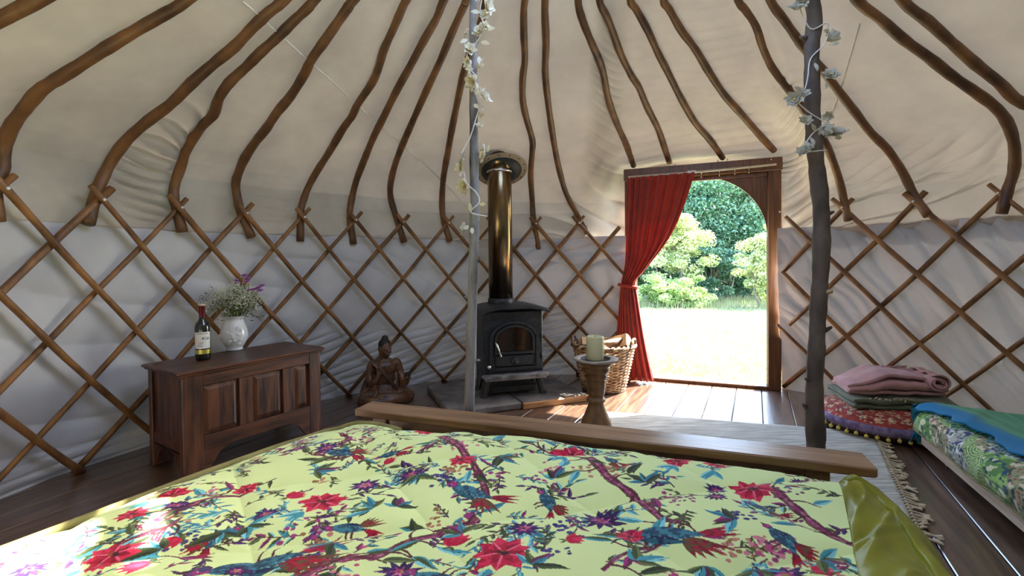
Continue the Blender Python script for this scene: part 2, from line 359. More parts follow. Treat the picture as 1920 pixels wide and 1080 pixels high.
def wall_grid(a, b, n, nzz=180):
    ps = np.linspace(a, b, n); G = np.zeros((n, nzz, 3))
    top = 1.30
    for i, p in enumerate(ps):
        q = (p+PI) % (2*PI)-PI
        tp = top+.012*vnoise(np.array([p*3.]), np.array([.5]), 20)[0]+(.025 if q > .5 and q < 2 else 0)
        z = np.linspace(0.0, tp, nzz)
        pp = np.full(nzz, p)
        r = wallR(pp, z)+.052
        d = .012*vnoise(pp*7, z*4, 21)+.005*vnoise(pp*21, z*13, 22)
        # right: crumpled, slanting upright folds
        mr = smooth(.66, .74, pp)*(1-smooth(1.7, 2.2, pp))
        d = d+mr*.056*(ridge(pp*34+z*7+2.4*vnoise(pp*4, z*2.4, 23), 1.3)-.4)*(.75+.6*vnoise(pp*5, z*4, 24))
        d = d+mr*.022*(ridge(pp*84+z*19+2.6*vnoise(pp*6, z*4, 25), 1.3)-.4)*(.8+.6*vnoise(pp*7, z*5, 35))
        d = d+(1-mr)*.016*(ridge(pp*9+z*13+2.6*vnoise(pp*3, z*3, 36), 1.5)-.4)
        # low left and middle: diagonal folds running up to the right
        ml = smooth(-.98, -.85, pp)*(1-smooth(-.05, .12, pp))*(1-smooth(.34+.25*smooth(-.5, -.2, pp), .62+.2*smooth(-.5, -.2, pp), z))
        d = d+ml*.055*(ridge(z*46-pp*30+1.6*vnoise(pp*5, z*4, 26), 1.7)-.35)*(.75+.5*vnoise(pp*5, z*3, 27))
        mm = smooth(-.2, -.05, pp)*(1-smooth(PH0-.02, PH0+.02, pp))
        d = d+mm*.034*(ridge(pp*19-z*9+1.6*vnoise(pp*5, z*4, 28), 1.7)-.35)
        # far left: level pleats just above the floor
        mf = (1-smooth(-.95, -.85, pp))*(1-smooth(.10, .2, z))
        d = d+mf*(.016*ridge(z*48+.8*vnoise(pp*3, z*3, 29), 1.5)-.012)
        d = d-.0*z+.02*(1-smooth(0, .05, z))*mf
        r = r+d*(1-.75*smooth(tp-.10, tp, z))+.006*smooth(tp-.02, tp, z); z = np.where(z <= 0, -.035, z); r = np.maximum(r, wallR(pp, z)+.037)
        G[i, :, 0] = CX+r*np.sin(p); G[i, :, 1] = CY+r*np.cos(p); G[i, :, 2] = z
    return G
wl = gridmesh('wall_left', wall_grid(-PI-.02, PH0-.004, 620), M['wallcanvas']); tag(wl, 'grey white canvas wall lining left of the doorway', kind='structure')
wr = gridmesh('wall_right', wall_grid(PH1+.004, PI+.02, 640), M['wallcanvas']); tag(wr, 'crumpled grey canvas wall lining right of the doorway', kind='structure')

# seams of the roof cloth: narrow doubled strips lying on the canvas
for pts in ([(455, 2), (500, 42), (560, 97), (620, 150), (700, 225), (790, 302), (850, 360), (882, 397)], [(1612, 45), (1596, 100), (1580, 155), (1560, 215)]):
    P = []
    for k in range(len(pts)-1):
        for q in range(5): P.append((pts[k][0]+(pts[k+1][0]-pts[k][0])*q/5, pts[k][1]+(pts[k+1][1]-pts[k][1])*q/5))
    P.append(pts[-1]); mb = MB()
    Q = []
    for x, y in P: ph, r, z = hit_roof(x, y, .012); Q.append(cyl(ph, r, z))
    mb.tube(Q, .0045, 6); mb.build('seam', M['seam'], ceiling)

# ------------------------------------------------------------------ floor of boards
rz = math.radians(62.7-90)
floor = MB(); floor.lathe([(0, -.06), (3.0, -.06), (3.0, -.022), (0, -.022)], 72)
fo = floor.build('floor', M['maroon'], smooth=False); fo.location = (CX, CY, 0); fo.rotation_euler = (0, 0, rz)
tag(fo, 'dark polished wooden floor boards', kind='structure')
ROOT[fo.name] = Matrix.Translation((CX, CY, 0)) @ Matrix.Rotation(rz, 4, 'Z')
x = -3.0+.06; wd = .187; RF = 3.0
while x < 2.99:
    a, b = max(x, -RF), min(x+wd, RF)
    xs = np.linspace(a+.0022, b-.0022, 5); ymax = [math.sqrt(max(RF*RF-q*q, 0)) for q in xs]
    if max(ymax) > .1:
        xc = (a+b)/2; ys = R.uniform(-1.2, 1.2); mb = MB(); c = .0035
        top, bot = [], []
        out = [(q, m) for q, m in zip(xs, ymax)]+[(q, -m) for q, m in zip(xs[::-1], ymax[::-1])]
        n = len(out)
        for u, v in out: bot.append((u-xc, v-ys, -.022))
        mid = [(u-xc, v-ys, -.003) for u, v in out]
        for u, v in out: top.append((np.clip(u, a+.0022+c, b-.0022-c)-xc, v-ys, 0))
        fs = [tuple(range(n, 0, -1))]
        mb.add(bot+mid+top, [tuple(range(n-1, -1, -1))]+[(i, (i+1) % n, n+(i+1) % n, n+i) for i in range(n)]+
               [(n+i, n+(i+1) % n, 2*n+(i+1) % n, 2*n+i) for i in range(n)]+[tuple(range(2*n, 3*n))])
        o = mb.build('floor_board', M['floor'], fo, smooth=False); o.location = (xc, ys, R.uniform(-.0012, 0))
    x += wd

# ------------------------------------------------------------------ doorway
DD = Vector((.92774, -.37323, 0)); DN = Vector((.37323, .92774, 0)); DO = Vector((2.19, 3.835, 0))
def dr(u, v, w_): return DO+DD*u+DN*w_+Vector((0, 0, v))       # u along the door, v up, w outwards
door = thing('door_1', 'open arched doorway in a varnished brown wooden frame', None, DO, 0, kind='structure')
def dbox(name, u0, u1, v0, v1, w0, w1, m=M['doorwood']):
    mb = MB(); A = Matrix.Rotation(math.atan2(DD.y, DD.x), 3, 'Z')
    mb.box(dr((u0+u1)/2, (v0+v1)/2, (w0+w1)/2), (u1-u0, w1-w0, v1-v0), A, .004)
    return mb.build(name, m, door, smooth=False, world=True)
dbox('door_post', -.092, .004, 0, 1.80, -.01, .10); dbox('door_post', -1.245, -1.15, 0, 1.80, -.01, .10)
dbox('lintel', -1.25, .01, 1.80, 1.905, -.03, .10); dbox('threshold', -1.15, -.092, -.02, .028, -.01, .12)
dbox('rail', -1.15, -.092, 1.765, 1.80, .012, .05)
mb = MB(); uc, ra, sp = -.621, .529, 1.265                       # board with the arch sawn out
poly = [(-1.15, 1.765), (-1.15, sp)]+[(uc-ra*math.cos(t), sp+(ra-.005)*math.sin(t)) for t in np.linspace(0, PI, 33)]+[(-.092, sp), (-.092, 1.765)]
top = [(-1.15, 1.799)]
arc = [(uc-ra*math.cos(t), min(sp+ra*math.sin(t)*1.0, 1.798)) for t in np.linspace(0, PI, 41)]
for i in range(40):
    (u0, v0), (u1, v1) = arc[i], arc[i+1]
    mb.add([dr(u0, v0, .03), dr(u1, v1, .03), dr(u1, 1.80, .03), dr(u0, 1.80, .03), dr(u0, v0, .055), dr(u1, v1, .055), dr(u1, 1.80, .055), dr(u0, 1.80, .055)],
           [(0, 1, 2, 3), (7, 6, 5, 4), (1, 0, 4, 5), (2, 1, 5, 6) if i == 39 else (3, 2, 6, 7), (0, 3, 7, 4) if i == 0 else (3, 2, 6, 7)])
mb.build('arch_board', M['doorwood'], door, smooth=False, world=True)
dbox('door_stop', -.0965, -.088, .028, sp, .03, .055); dbox('door_stop', -1.154, -1.1455, .028, sp, .03, .055)
for px, py in ((1246, 312), (1266, 309), (1346, 302), (1364, 299), (1446, 299), (1180, 340)):
    d = ray(px, py); t = (Vector((DN.x, DN.y)).dot(Vector((DO.x, DO.y)))-.04)/(d[0]*DN.x+d[1]*DN.y); p = Vector(d)*t+Vector((0, 0, CZ))
    mb = MB(); mb.ell(p, .008, nu=8, nv=6); mb.build('bolt', M['chrome'], door, world=True)

# ------------------------------------------------------------------ trellis walls
def trellis(name, label, ph0, dph, r0, rt, ztop, cmin, cmax, clo, chi):
    o = thing(name, label, 'trellis', cyl((ph0+dph*(cmin+cmax)/2), 2.8, 0))
    def pt(c, t, off):
        rr = r0+rt*t-.0407*4*t*(1-t)+off
        return cyl(ph0+dph*c, rr, ztop-1.4*t)
    for fam in (1, -1):
        for c0 in range(int(cmin)-3, int(cmax)+4):
            t0, t1 = -.042-.008*R.random(), 1.012
            ts = np.linspace(t0, t1, 15); P = []; w1, w2 = R.uniform(0, 6), R.uniform(0, 6)
            am = R.uniform(.008, .018)
            for t in ts:
                c = c0+fam*3*t
                if c < clo-.1 or c > chi+.1: continue
                wob = am*math.sin(w1+t*6)+.006*math.sin(w2+t*17)
                P.append(pt(c+wob, t, (-.0155 if fam > 0 else .0155)+.003*math.sin(w2+t*9)))
            if len(P) < 3: continue
            rad = R.uniform(.0145, .0175); flip = R.random() < .5
            rr = [rad*(1.08-.22*(k/(len(P)-1) if flip else 1-k/(len(P)-1)))*(1+.05*math.sin(k*2.1+w1)) for k in range(len(P))]
            mb = MB(); mb.tube(P, rr, 8); mb.build('trellis_pole', M['trellis'], o, world=True)
    for c in range(int(cmin), int(cmax)+1):                    # cord knots where the poles cross at the top
        if clo <= c <= chi: k = MB(); k.ell(pt(c, 0, -.034), (.008, .008, .008), nu=6, nv=4); k.build('lashing', M['cord'], o, world=True)
    return o
trellis('trellis', 'brown wooden trellis along the wall left of the red curtain', -1.4235, .1498, 2.6035, .2121, 1.4198, -3, 10, -3.2, 10.9)
trellis('trellis', 'brown wooden trellis along the wall right of the doorway', .8398, .1514, 2.6535, .2121, 1.4448, -1, 5, -1.02, 5.5)

# ------------------------------------------------------------------ roof poles
RODS = {0: [(2, 320), (7, 280), (20, 240), (45, 205), (75, 170), (105, 150), (150, 122), (200, 90), (250, 60), (310, 25), (350, 0)],
1: [(165, 420), (180, 365), (192, 335), (210, 300), (240, 260), (280, 225), (320, 195), (360, 155), (400, 120), (440, 87), (475, 50), (505, 22), (532, 0)],
2: [(342, 435), (332, 395), (326, 370), (328, 345), (340, 310), (350, 280), (375, 240), (400, 215), (410, 185), (430, 155), (460, 127), (490, 97), (520, 70), (550, 40), (575, 17), (590, 0)],
3: [(472, 445), (452, 400), (445, 370), (442, 345), (447, 325), (460, 295), (480, 265), (500, 240), (520, 210), (545, 180), (570, 140), (585, 110), (610, 75), (640, 32), (655, 10), (663, 0)],
4: [(563, 453), (564, 400), (568, 378), (578, 351), (595, 320), (618, 284), (644, 240), (660, 218), (671, 195), (698, 155), (711, 124), (720, 93), (738, 53), (755, 13), (762, 0)],
5: [(663, 458), (656, 409), (658, 382), (667, 342), (682, 302), (700, 258), (720, 218), (742, 173), (769, 124), (795, 75), (818, 35), (832, 0)],
6: [(758, 455), (742, 404), (733, 373), (732, 347), (740, 311), (755, 271), (778, 218), (800, 169), (827, 111), (849, 58), (871, 9), (875, 0)],
7: [(844, 453), (831, 409), (829, 369), (832, 329), (840, 284), (847, 244), (855, 204), (867, 147), (880, 102), (900, 49), (911, 0)],
9: [(1010, 467), (1000, 409), (998, 378), (995, 329), (998, 284), (998, 262), (987, 222), (980, 187), (980, 147), (984, 111), (982, 58), (984, 0)],
10: [(1102, 438), (1084, 404), (1062, 364), (1049, 320), (1040, 276), (1033, 231), (1027, 187), (1022, 133), (1024, 80), (1022, 0)],
11: [(1188, 311), (1174, 271), (1160, 240), (1142, 191), (1129, 129), (1109, 80), (1093, 40), (1084, 0)],
12: [(1255, 305), (1244, 271), (1233, 240), (1213, 200), (1198, 164), (1184, 142), (1164, 102), (1149, 60), (1137, 30), (1124, 0)],
13: [(1355, 296), (1331, 262), (1304, 231), (1278, 187), (1251, 133), (1233, 98), (1215, 58), (1193, 18), (1182, 0)],
14: [(1451, 282), (1424, 253), (1389, 213), (1358, 178), (1331, 138), (1304, 93), (1278, 58), (1255, 18), (1244, 0)],
15: [(1590, 413), (1584, 382), (1571, 329), (1551, 276), (1520, 225), (1487, 178), (1469, 155), (1447, 124), (1431, 89), (1418, 49), (1398, 18), (1384, 0)],
16: [(1740, 404), (1713, 364), (1691, 320), (1664, 280), (1633, 249), (1602, 209), (1567, 164), (1544, 133), (1509, 93), (1491, 67), (1469, 36), (1444, 0)],
17: [(1878, 400), (1891, 351), (1901, 320), (1902, 275), (1891, 235), (1869, 204), (1829, 173), (1784, 142), (1740, 107), (1695, 75), (1651, 36), (1607, 0)],
18: [(1920, 195), (1873, 155), (1829, 120), (1784, 80), (1740, 40), (1691, 0)]}
frame = thing('roof_pole_frame', 'bent brown wooden poles fanning up from the walls to the crown of the tent', 'pole frame', (CX, CY, 1.3))
def pphi(k): return -1.4235+.1498*k if k < 15 else .8398+.1514*(k-15)
def rod(P3, rad):
    P = catmull(P3, 4); n = len(P); w1 = R.uniform(0, 6)
    rr = [rad*(1.06-.28*k/n)*(1+.05*math.sin(k*.9+w1)+.03*math.sin(k*2.3)) for k in range(n)]
    mb = MB(); mb.tube(P, rr, 10); return mb.build('roof_pole', M['pole'], frame, world=True)
for k, pts in RODS.items():
    P3 = []
    if k == 18:
        for z in (1.30, 1.42, 1.55, 1.64, 1.72): P3.append(cyl(pphi(18), float(roofR(pphi(18), z)), z))
    if k == 0:
        for z in (1.28, 1.42): P3.append(cyl(pphi(0), float(roofR(pphi(0), z)), z))
    for x, y in pts:
        ph, r, z = hit_roof(x, y, -.004 if k < 11 or k > 14 else -.012); P3.append(cyl(ph, r, z))
    ph, r, z = hit_roof(*pts[-1]); ph1 = pphi(k)*.25+ph*.75
    for q in (.35, .7, 1.): 
        zz = z+(2.72-z)*q; P3.append(cyl(ph+(ph1-ph)*q, r+(.74-r)*q, zz))
    rod(P3, .0265 if k in (0, 1, 17, 18, 2, 3) else .0245)
for k in (-1, -2, 19, 20):
    ph = pphi(k); rod([cyl(ph, float(roofR(ph, z)), z) for z in (1.3, 1.42, 1.55, 1.64, 1.72, 1.82, 1.95, 2.1, 2.3, 2.5, 2.72)], .026)
mb = MB(); mb.tube([cyl(a, .74, 2.735) for a in np.linspace(0, 2*PI, 73)[:-1]], .034, 10, closed=True); mb.build('crown_ring', M['pole'], frame, world=True)
mb = MB()
for a in (.3, .3+PI/2):
    mb.tube([cyl(a, .74, 2.74), cyl(a, .37, 2.85), Vector((CX, CY, 2.885)), cyl(a+PI, .37, 2.85), cyl(a+PI, .74, 2.74)], .016, 8)
mb.build('crown_hoop', M['pole'], frame, world=True)
# ------------------------------------------------------------------ panelled chest (local: x along front, y depth, z up)
CA = math.radians(57.1); CW, CD, CH = .78, .40, .555
chest = thing('chest', 'dark oak panelled chest standing against the trellis with bottle and vase on top', 'chest', (-1.65, 2.33, 0), CA)
def cb(name, x0, x1, y0, y1, z0, z1, m='chest', ch=.003, par=chest):
    mb = MB(); mb.box(((x0+x1)/2, (y0+y1)/2, (z0+z1)/2), (x1-x0, y1-y0, z1-z0), None, ch); return mb.build(name, M[m], par, smooth=False)
lid = MB(); lid.box((CW/2, CD/2, CH-.0105), (CW+.05, CD+.035, .017), None, .005); lid.box((CW/2, CD/2, CH-.024), (CW+.028, CD+.018, .012), None, .003)
lid.build('lid', M['chesth'], chest, smooth=False)
pw = .076
for x0, x1 in ((0, pw+.02), (CW-pw, CW)):
    for y0, y1 in ((0, .04), (CD-.04, CD)): cb('corner_post', x0, x1, y0, y1, 0, CH-.03)
zt, zb = CH-.03, .125
cb('top_rail', pw+.02, CW-pw, .002, .03, zt-.062, zt, 'chesth'); cb('bottom_rail', pw+.02, CW-pw, .002, .03, zb, zb+.075, 'chesth')
mx = [(.282, .355), (.532, .605)]
for a, b in mx: cb('muntin', a, b, .003, .029, zb+.075, zt-.062)
z0, z1 = zb+.075, zt-.062
for a, b in ((pw+.02, .282), (.355, .532), (.605, CW-pw)):      # bevelled panels, sunk behind the frame
    mb = MB(); y = .022; q = .028
    mb.add([(a, y, z0), (b, y, z0), (b, y, z1), (a, y, z1), (a+q, y-.010, z0+q), (b-q, y-.010, z0+q), (b-q, y-.010, z1-q), (a+q, y-.010, z1-q),
            (a, y+.012, z0), (b, y+.012, z0), (b, y+.012, z1), (a, y+.012, z1)],
           [(4, 5, 6, 7), (0, 1, 5, 4), (1, 2, 6, 5), (2, 3, 7, 6), (3, 0, 4, 7), (11, 10, 9, 8), (0, 8, 9, 1), (1, 9, 10, 2), (2, 10, 11, 3), (3, 11, 8, 0)])
    mb.build('front_panel', M['chest'], chest, smooth=False)
for xs, nm in ((.012, 'side_panel'), (CW-.030, 'side_panel')):
    cb(nm, xs, xs+.018, .04, CD-.04, .15, zt)
    cb('side_rail', xs-.004, xs+.020, .04, CD-.04, .13, .19, 'chesth')
cb('back_panel', pw, CW-pw, CD-.03, CD-.012, .12, zt); cb('bottom_board', .03, CW-.03, .03, CD-.03, .135, .15)
def bracket(fn, s):                                            # shaped foot bracket: ogee curve
    L_, h = .135, .125; out = [(0, h), (L_, h)]
    for k in range(13):
        t = k/12; out.append((L_*(1-t)-.018*math.sin(t*PI*2)*(1-t), h-h*.96*(t**1.35)-.006*math.sin(t*PI*3)))
    mb = MB(); mb.prism(out, fn, 0, .02); return mb.build('foot_bracket', M['chesth'], chest, smooth=False)
bracket(lambda u, v, w_: Vector((pw+.02+u, .004+w_, v)), 1); bracket(lambda u, v, w_: Vector((CW-pw-u, .004+w_, v)), 1)
bracket(lambda u, v, w_: Vector((.006+w_, .04+u*.95, v)), 1); bracket(lambda u, v, w_: Vector((.006+w_, CD-.04-u*.95, v)), 1)

# ------------------------------------------------------------------ bottle
bp = at_z(381, 674, CH-.002); bp.z = CH-.002
bot = thing('wine_bottle', 'dark green wine bottle with white label on the chest beside the vase', 'bottle', bp, math.radians(-5))
mb = MB(); mb.lathe([(0, .004), (.028, .0), (.0365, .004), (.038, .012), (.038, .17), (.0372, .188), (.031, .206), (.020, .221), (.0155, .235), (.0142, .25), (.0142, .292), (.016, .294), (.016, .303), (.0135, .305), (0, .305)], 32)
mb.build('glass_body', M['bottle'], bot)
mb = MB(); mb.lathe([(.0148, .236), (.0152, .238), (.0152, .290), (.0168, .293), (.0168, .304), (.0150, .306)], 24); mb.build('foil_sleeve', M['foil'], bot)
mb = MB(); mb.lathe([(.0168, .3045), (.0160, .311), (.013, .3135), (0, .314)], 24); mb.build('capsule_top', M['bottlecap'], bot)
def wrap(name, r, a0, a1, z0, z1, m, par=bot, th=.0006, n=14):
    mb = MB(); A = np.linspace(a0, a1, n); G = []
    for z in (z0, z1): G.append([(r*math.cos(a), r*math.sin(a), z) for a in A])
    mb.grid(G); return mb.build(name, M[m], par)
A0, A1 = math.radians(-122), math.radians(10)
lb = wrap('label', .0386, A0, A1, .066, .158, 'paper'); gb = wrap('label_band', .0386, A0, A1, .036, .060, 'gold')
def ink(a, b, z, h): wrap('printed_line', .0389, A0+(A1-A0)*a, A0+(A1-A0)*b, z, z+h, 'ink', lb, n=6)
for k in range(8): ink(.16+.085*k, .16+.085*k+.055, .1475, .0045)
ink(.52, .90, .128, .002); ink(.55, .80, .121, .0028); ink(.50, .58, .1185, .008); ink(.78, .92, .1185, .006); ink(.60, .86, .114, .002)
for z, a, b in ((.100, .28, .62), (.094, .30, .55), (.086, .22, .5), (.080, .24, .55)): ink(a, b, z, .0016)

# ------------------------------------------------------------------ vase and flowers
vp = at_z(440, 656, CH-.002); vp.z = CH-.002
vase = thing('vase', 'white glazed vase with raised blossoms on the dark chest', 'vase', vp)
mb = MB(); k = 1.03
mb.lathe([(0, .003), (.038, 0), (.046, .003), (.047, .010), (.043, .015), (.056, .032), (.072, .062), (.078, .092), (.075, .125), (.063, .158), (.054, .180), (.052, .192), (.060, .205), (.066, .211), (.064, .213), (.056, .204), (.048, .19), (.05, .16), (.06, .1), (.0, .03)], 40)
mb.build('body', M['white'], vase)
def sr(z): return np.interp(z, [.032, .062, .092, .125, .158], [.056, .072, .078, .075, .063])
for q in range(13):                                            # moulded blossoms standing off the belly
    a = -PI/2+R.uniform(-1.25, 1.25); z = .045+.105*((q*.618) % 1); mb = MB(); c = Vector((sr(z)*math.cos(a), sr(z)*math.sin(a), z))
    n = Vector((math.cos(a), math.sin(a), .1)).normalized(); u = n.orthogonal().normalized(); v = n.cross(u)
    for p in range(5): t = 2*PI*p/5+q; mb.ell(c+(u*math.cos(t)+v*math.sin(t))*.0062, (.0052,)*3, nu=7, nv=5)
    mb.ell(c+n*.002, (.004,)*3, nu=7, nv=5); mb.build('relief_blossom', M['white'], vase)
bq = thing('flower_bouquet', 'loose bouquet of tiny cream blossoms and violet flowers standing in the white vase', 'flowers', vp+Vector((0, 0, .17)))
st, gy, lf, dry = MB(), MB(), [], MB()
Rb = random.Random(3)
# stalks fan out from the neck of the vase; directions in x (photo right) and z
def stalk(tip, mb_, r=.0011):
    b = Vector((Rb.uniform(-.03, .03), Rb.uniform(-.03, .03), -.03)); m = b*.5+tip*.5+Vector((0, 0, .02)); P = catmull([b, m, tip], 3); mb_.tube(P, r, 4, cap=False); return P
for k in range(58):
    a = Rb.gauss(0, .52); le = Rb.uniform(.10, .19)
    tip = Vector((math.sin(a)*le*1.05+.022, Rb.uniform(-.075, .075), .04+math.cos(a)*le*.95)); stalk(tip, st)
    for j in range(Rb.randint(30, 46)):
        c = tip+Vector((Rb.gauss(0, .021), Rb.gauss(0, .021), Rb.gauss(0, .022)))
        s_ = Rb.uniform(.0030, .0052); gy.ell(c, (s_, s_, s_*.8), nu=5, nv=3)
        if j % 4 == 0: st.tube([tip-Vector((0, 0, .03)), c], .0005, 3, cap=False)
st.build('stems', M['stem'], bq)['kind'] = 'stuff'
g = gy.build('blossoms', M['gyp'], bq); g['kind'] = 'stuff'; g['label'] = 'mass of tiny cream blossoms'
for k, (px, py) in enumerate([(445, 532), (462, 528), (457, 517), (468, 545), (476, 543), (484, 540), (487, 545), (442, 527), (464, 522), (490, 536)]):
    d = ray(px, py); t = (vp.y-.03)/d[1]; p = Vector(d)*t+Vector((0, 0, CZ))-Vector(bq.location); mb = MB()
    for q in range(9):
        t_ = q*2.4; r_ = .004+.0014*q; mb.ell(p+Vector((math.cos(t_)*r_, math.sin(t_)*r_*.7, (q % 3)*.003)), (.0062, .0040, .0056), nu=6, nv=4)
    stalk(p, dry, .0009); mb.build('violet_flower', M['violet'], bq)
Q = []
for k in range(150):
    a = Rb.gauss(0, .7); le = Rb.uniform(.03, .15); c = np.array([math.sin(a)*le+.01, Rb.uniform(-.06, .06), .03+math.cos(a)*le*.7])
    d = np.array([math.sin(a)+Rb.uniform(-.5, .5), Rb.uniform(-.6, .6), math.cos(a)*.8]); d /= np.linalg.norm(d); l_ = Rb.uniform(.018, .034)
    n = np.cross(d, [Rb.random(), 1, Rb.random()]); n /= np.linalg.norm(n); wv = n*.0042
    Q.append([c, c+d*l_*.5-wv, c+d*l_, c+d*l_*.5+wv])
lq = quads('leaves', np.array(Q), M['leafg'], bq); lq['kind'] = 'stuff'
for k, path in enumerate([[(415, 566), (398, 566), (383, 560), (376, 558)], [(405, 566), (402, 548), (397, 537)], [(462, 588), (478, 592), (488, 597)], [(408, 560), (385, 550), (391, 556)], [(460, 580), (476, 574), (480, 560)]]):
    P = [Vector(ray(*p))*((vp.y-.02)/ray(*p)[1])+Vector((0, 0, CZ))-Vector(bq.location) for p in path]; P = [Vector((0, 0, 0))]+P
    P = catmull(P, 4); dry.tube(P, .0009, 4, cap=False)
    for c in P[5:]:
        for j in range(3): dry.ell(c+Vector((Rb.gauss(0, .007), Rb.gauss(0, .006), Rb.gauss(0, .007))), .0024, nu=5, nv=3)
dry.build('dry_twigs', M['drystem'], bq)['kind'] = 'stuff'

# ------------------------------------------------------------------ carved seated figure (statue, one body)
sp_ = Vector((-.985, 3.60, 0)); SRZ = math.radians(24)
stt = thing('statue', 'dark carved wooden statue of a cross-legged seated figure by the trellis', 'statue', sp_, SRZ); stt.scale = (.94, 1.0, 1.09)
b = MB(); V = Vector
def limb(P, r, n=10, k=4): 
    Pc = catmull(P, k); rr = list(np.interp(np.linspace(0, len(P)-1, len(Pc)), range(len(P)), r)); b.tube(Pc, rr, n); b.ell(Pc[0], rr[0], nu=n, nv=6); b.ell(Pc[-1], rr[-1], nu=n, nv=6)
b.ell((0, .01, .055), (.15, .10, .055)); b.ell((0, .02, .10), (.105, .075, .06))                     # seat and hips
b.ell((0, .015, .19), (.082, .056, .085)); b.ell((0, .01, .255), (.098, .06, .062)); b.ell((0, .012, .30), (.075, .045, .03))   # waist, chest, shoulders
b.ell((-.093, .012, .285), (.040, .038, .034)); b.ell((.093, .012, .285), (.040, .038, .034))
limb([(0, .01, .31), (0, .006, .345)], [.032, .029])
H = Matrix.Rotation(math.radians(22), 3, 'Z') @ Matrix.Rotation(math.radians(8), 3, 'X'); hc = V((.004, -.004, .395))
def hd(p): return hc+H @ V(p)
b.ell(hc, (.047, .053, .060), H, 16, 12); b.ell(hd((0, -.022, -.032)), (.034, .030, .030), H)                      # skull, jaw
b.tube([hd((0, -.050, .014)), hd((0, -.062, -.010)), hd((0, -.058, -.014))], [.005, .0095, .007], 8)                 # nose
for s in (-1, 1):
    b.ell(hd((s*.019, -.046, .010)), (.011, .008, .005), H); b.ell(hd((s*.019, -.049, .001)), (.010, .006, .004), H)  # brow, closed lid
    b.tube([hd((s*.048, .0, .018)), hd((s*.051, .0, -.010)), hd((s*.047, -.002, -.045))], [.007, .008, .007], 8)       # long ears
    b.ell(hd((s*.022, -.040, -.018)), (.014, .012, .012), H)
b.ell(hd((0, -.051, -.030)), (.014, .008, .0042), H); b.ell(hd((0, -.049, -.038)), (.012, .008, .0045), H)           # lips
# legs folded, knees out to both sides, feet and cloth in front
limb([(-.06, .03, .075), (-.14, -.02, .062), (-.185, -.045, .052)], [.062, .055, .045]); limb([(-.185, -.045, .05), (-.10, -.105, .045), (.03, -.115, .05)], [.045, .038, .030])
limb([(.06, .03, .075), (.14, -.02, .062), (.185, -.045, .052)], [.062, .055, .045]); limb([(.185, -.045, .05), (.10, -.10, .055), (-.01, -.10, .075)], [.045, .038, .028])
b.ell((.055, -.118, .058), (.050, .022, .024)); b.ell((-.03, -.10, .085), (.050, .026, .018)); b.ell((0, -.085, .04), (.12, .055, .038))
b.ell((0, .0, .02), (.185, .115, .022), nu=24)
# arms: right hand raised in front of the chest, left hand lifted over the knee holding a small cup
limb([(-.108, .012, .275), (-.124, .0, .205), (-.112, -.045, .160)], [.033, .029, .026]); limb([(-.112, -.045, .160), (-.090, -.085, .188), (-.070, -.098, .222)], [.026, .021, .017])
limb([(.108, .012, .275), (.128, .0, .205), (.130, -.045, .155)], [.033, .029, .026]); limb([(.130, -.045, .155), (.150, -.090, .155), (.158, -.112, .172)], [.025, .020, .017])
hp = V((-.064, -.104, .240)); b.ell(hp, (.019, .010, .022))
for q, (dx, l_) in enumerate([(-.015, .030), (-.005, .037), (.005, .034), (.014, .027)]): b.tube([hp+V((dx, 0, .012)), hp+V((dx*1.15, -.002, .012+l_*.55)), hp+V((dx*1.1, -.008, .012+l_))], [.0056, .0052, .0042], 7)
b.tube([hp+V((.014, -.002, -.006)), hp+V((.026, -.009, .006)), hp+V((.022, -.015, .018))], [.0065, .0058, .0045], 7)
hq = V((.160, -.118, .188)); b.ell(hq, (.018, .016, .013))
for q in range(4):
    a = -2.3+q*.48; b.tube([hq+V((math.cos(a)*.014, math.sin(a)*.012, .0)), hq+V((math.cos(a)*.027, math.sin(a)*.024, .008)), hq+V((math.cos(a)*.027, math.sin(a)*.024, .026-.002*q))], [.006, .0055, .0044], 7)
b.tube([hq+V((-.012, .008, 0)), hq+V((-.026, .008, .012)), hq+V((-.024, .002, .028))], [.006, .0055, .0045], 7)
limb([(-.09, -.02, .29), (-.03, -.055, .235), (.05, -.05, .16), (.085, -.04, .11)], [.012, .010, .010, .012]); limb([(-.13, .0, .2), (-.16, .02, .12), (-.18, .02, .04)], [.022, .03, .03])
limb([(.12, .02, .23), (.135, .04, .12), (.15, .03, .04)], [.03, .036, .032]); limb([(-.10, .03, .25), (-.105, .03, .12)], [.03, .05]); limb([(.10, .03, .25), (.105, .03, .12)], [.03, .05])
bod = b.build('carved_body', M['statue'], stt)
rm = bod.modifiers.new('one surface', 'REMESH'); rm.mode = 'VOXEL'; rm.voxel_size = .0042; rm.use_smooth_shade = True
sm = bod.modifiers.new('soften', 'SMOOTH'); sm.factor = .5; sm.iterations = 3
hb = MB(); hb.ell(hd((0, .012, .024)), (.0505, .050, .046), H, 20, 12); hb.ell(hd((0, .010, .066)), (.028, .028, .026), H, 16, 10); hb.ell(hd((0, .030, -.01)), (.044, .032, .035), H, 16, 10)
hb.build('carved_hair', M['statuehair'], stt)
cup = MB(); cup.lathe([(0, 0), (.015, .002), (.024, .014), (.026, .030), (.023, .030), (.018, .012), (0, .008)], 20, hq+V((-.001, -.004, .014))); cup.build('small_cup', M['statuehair'], stt)

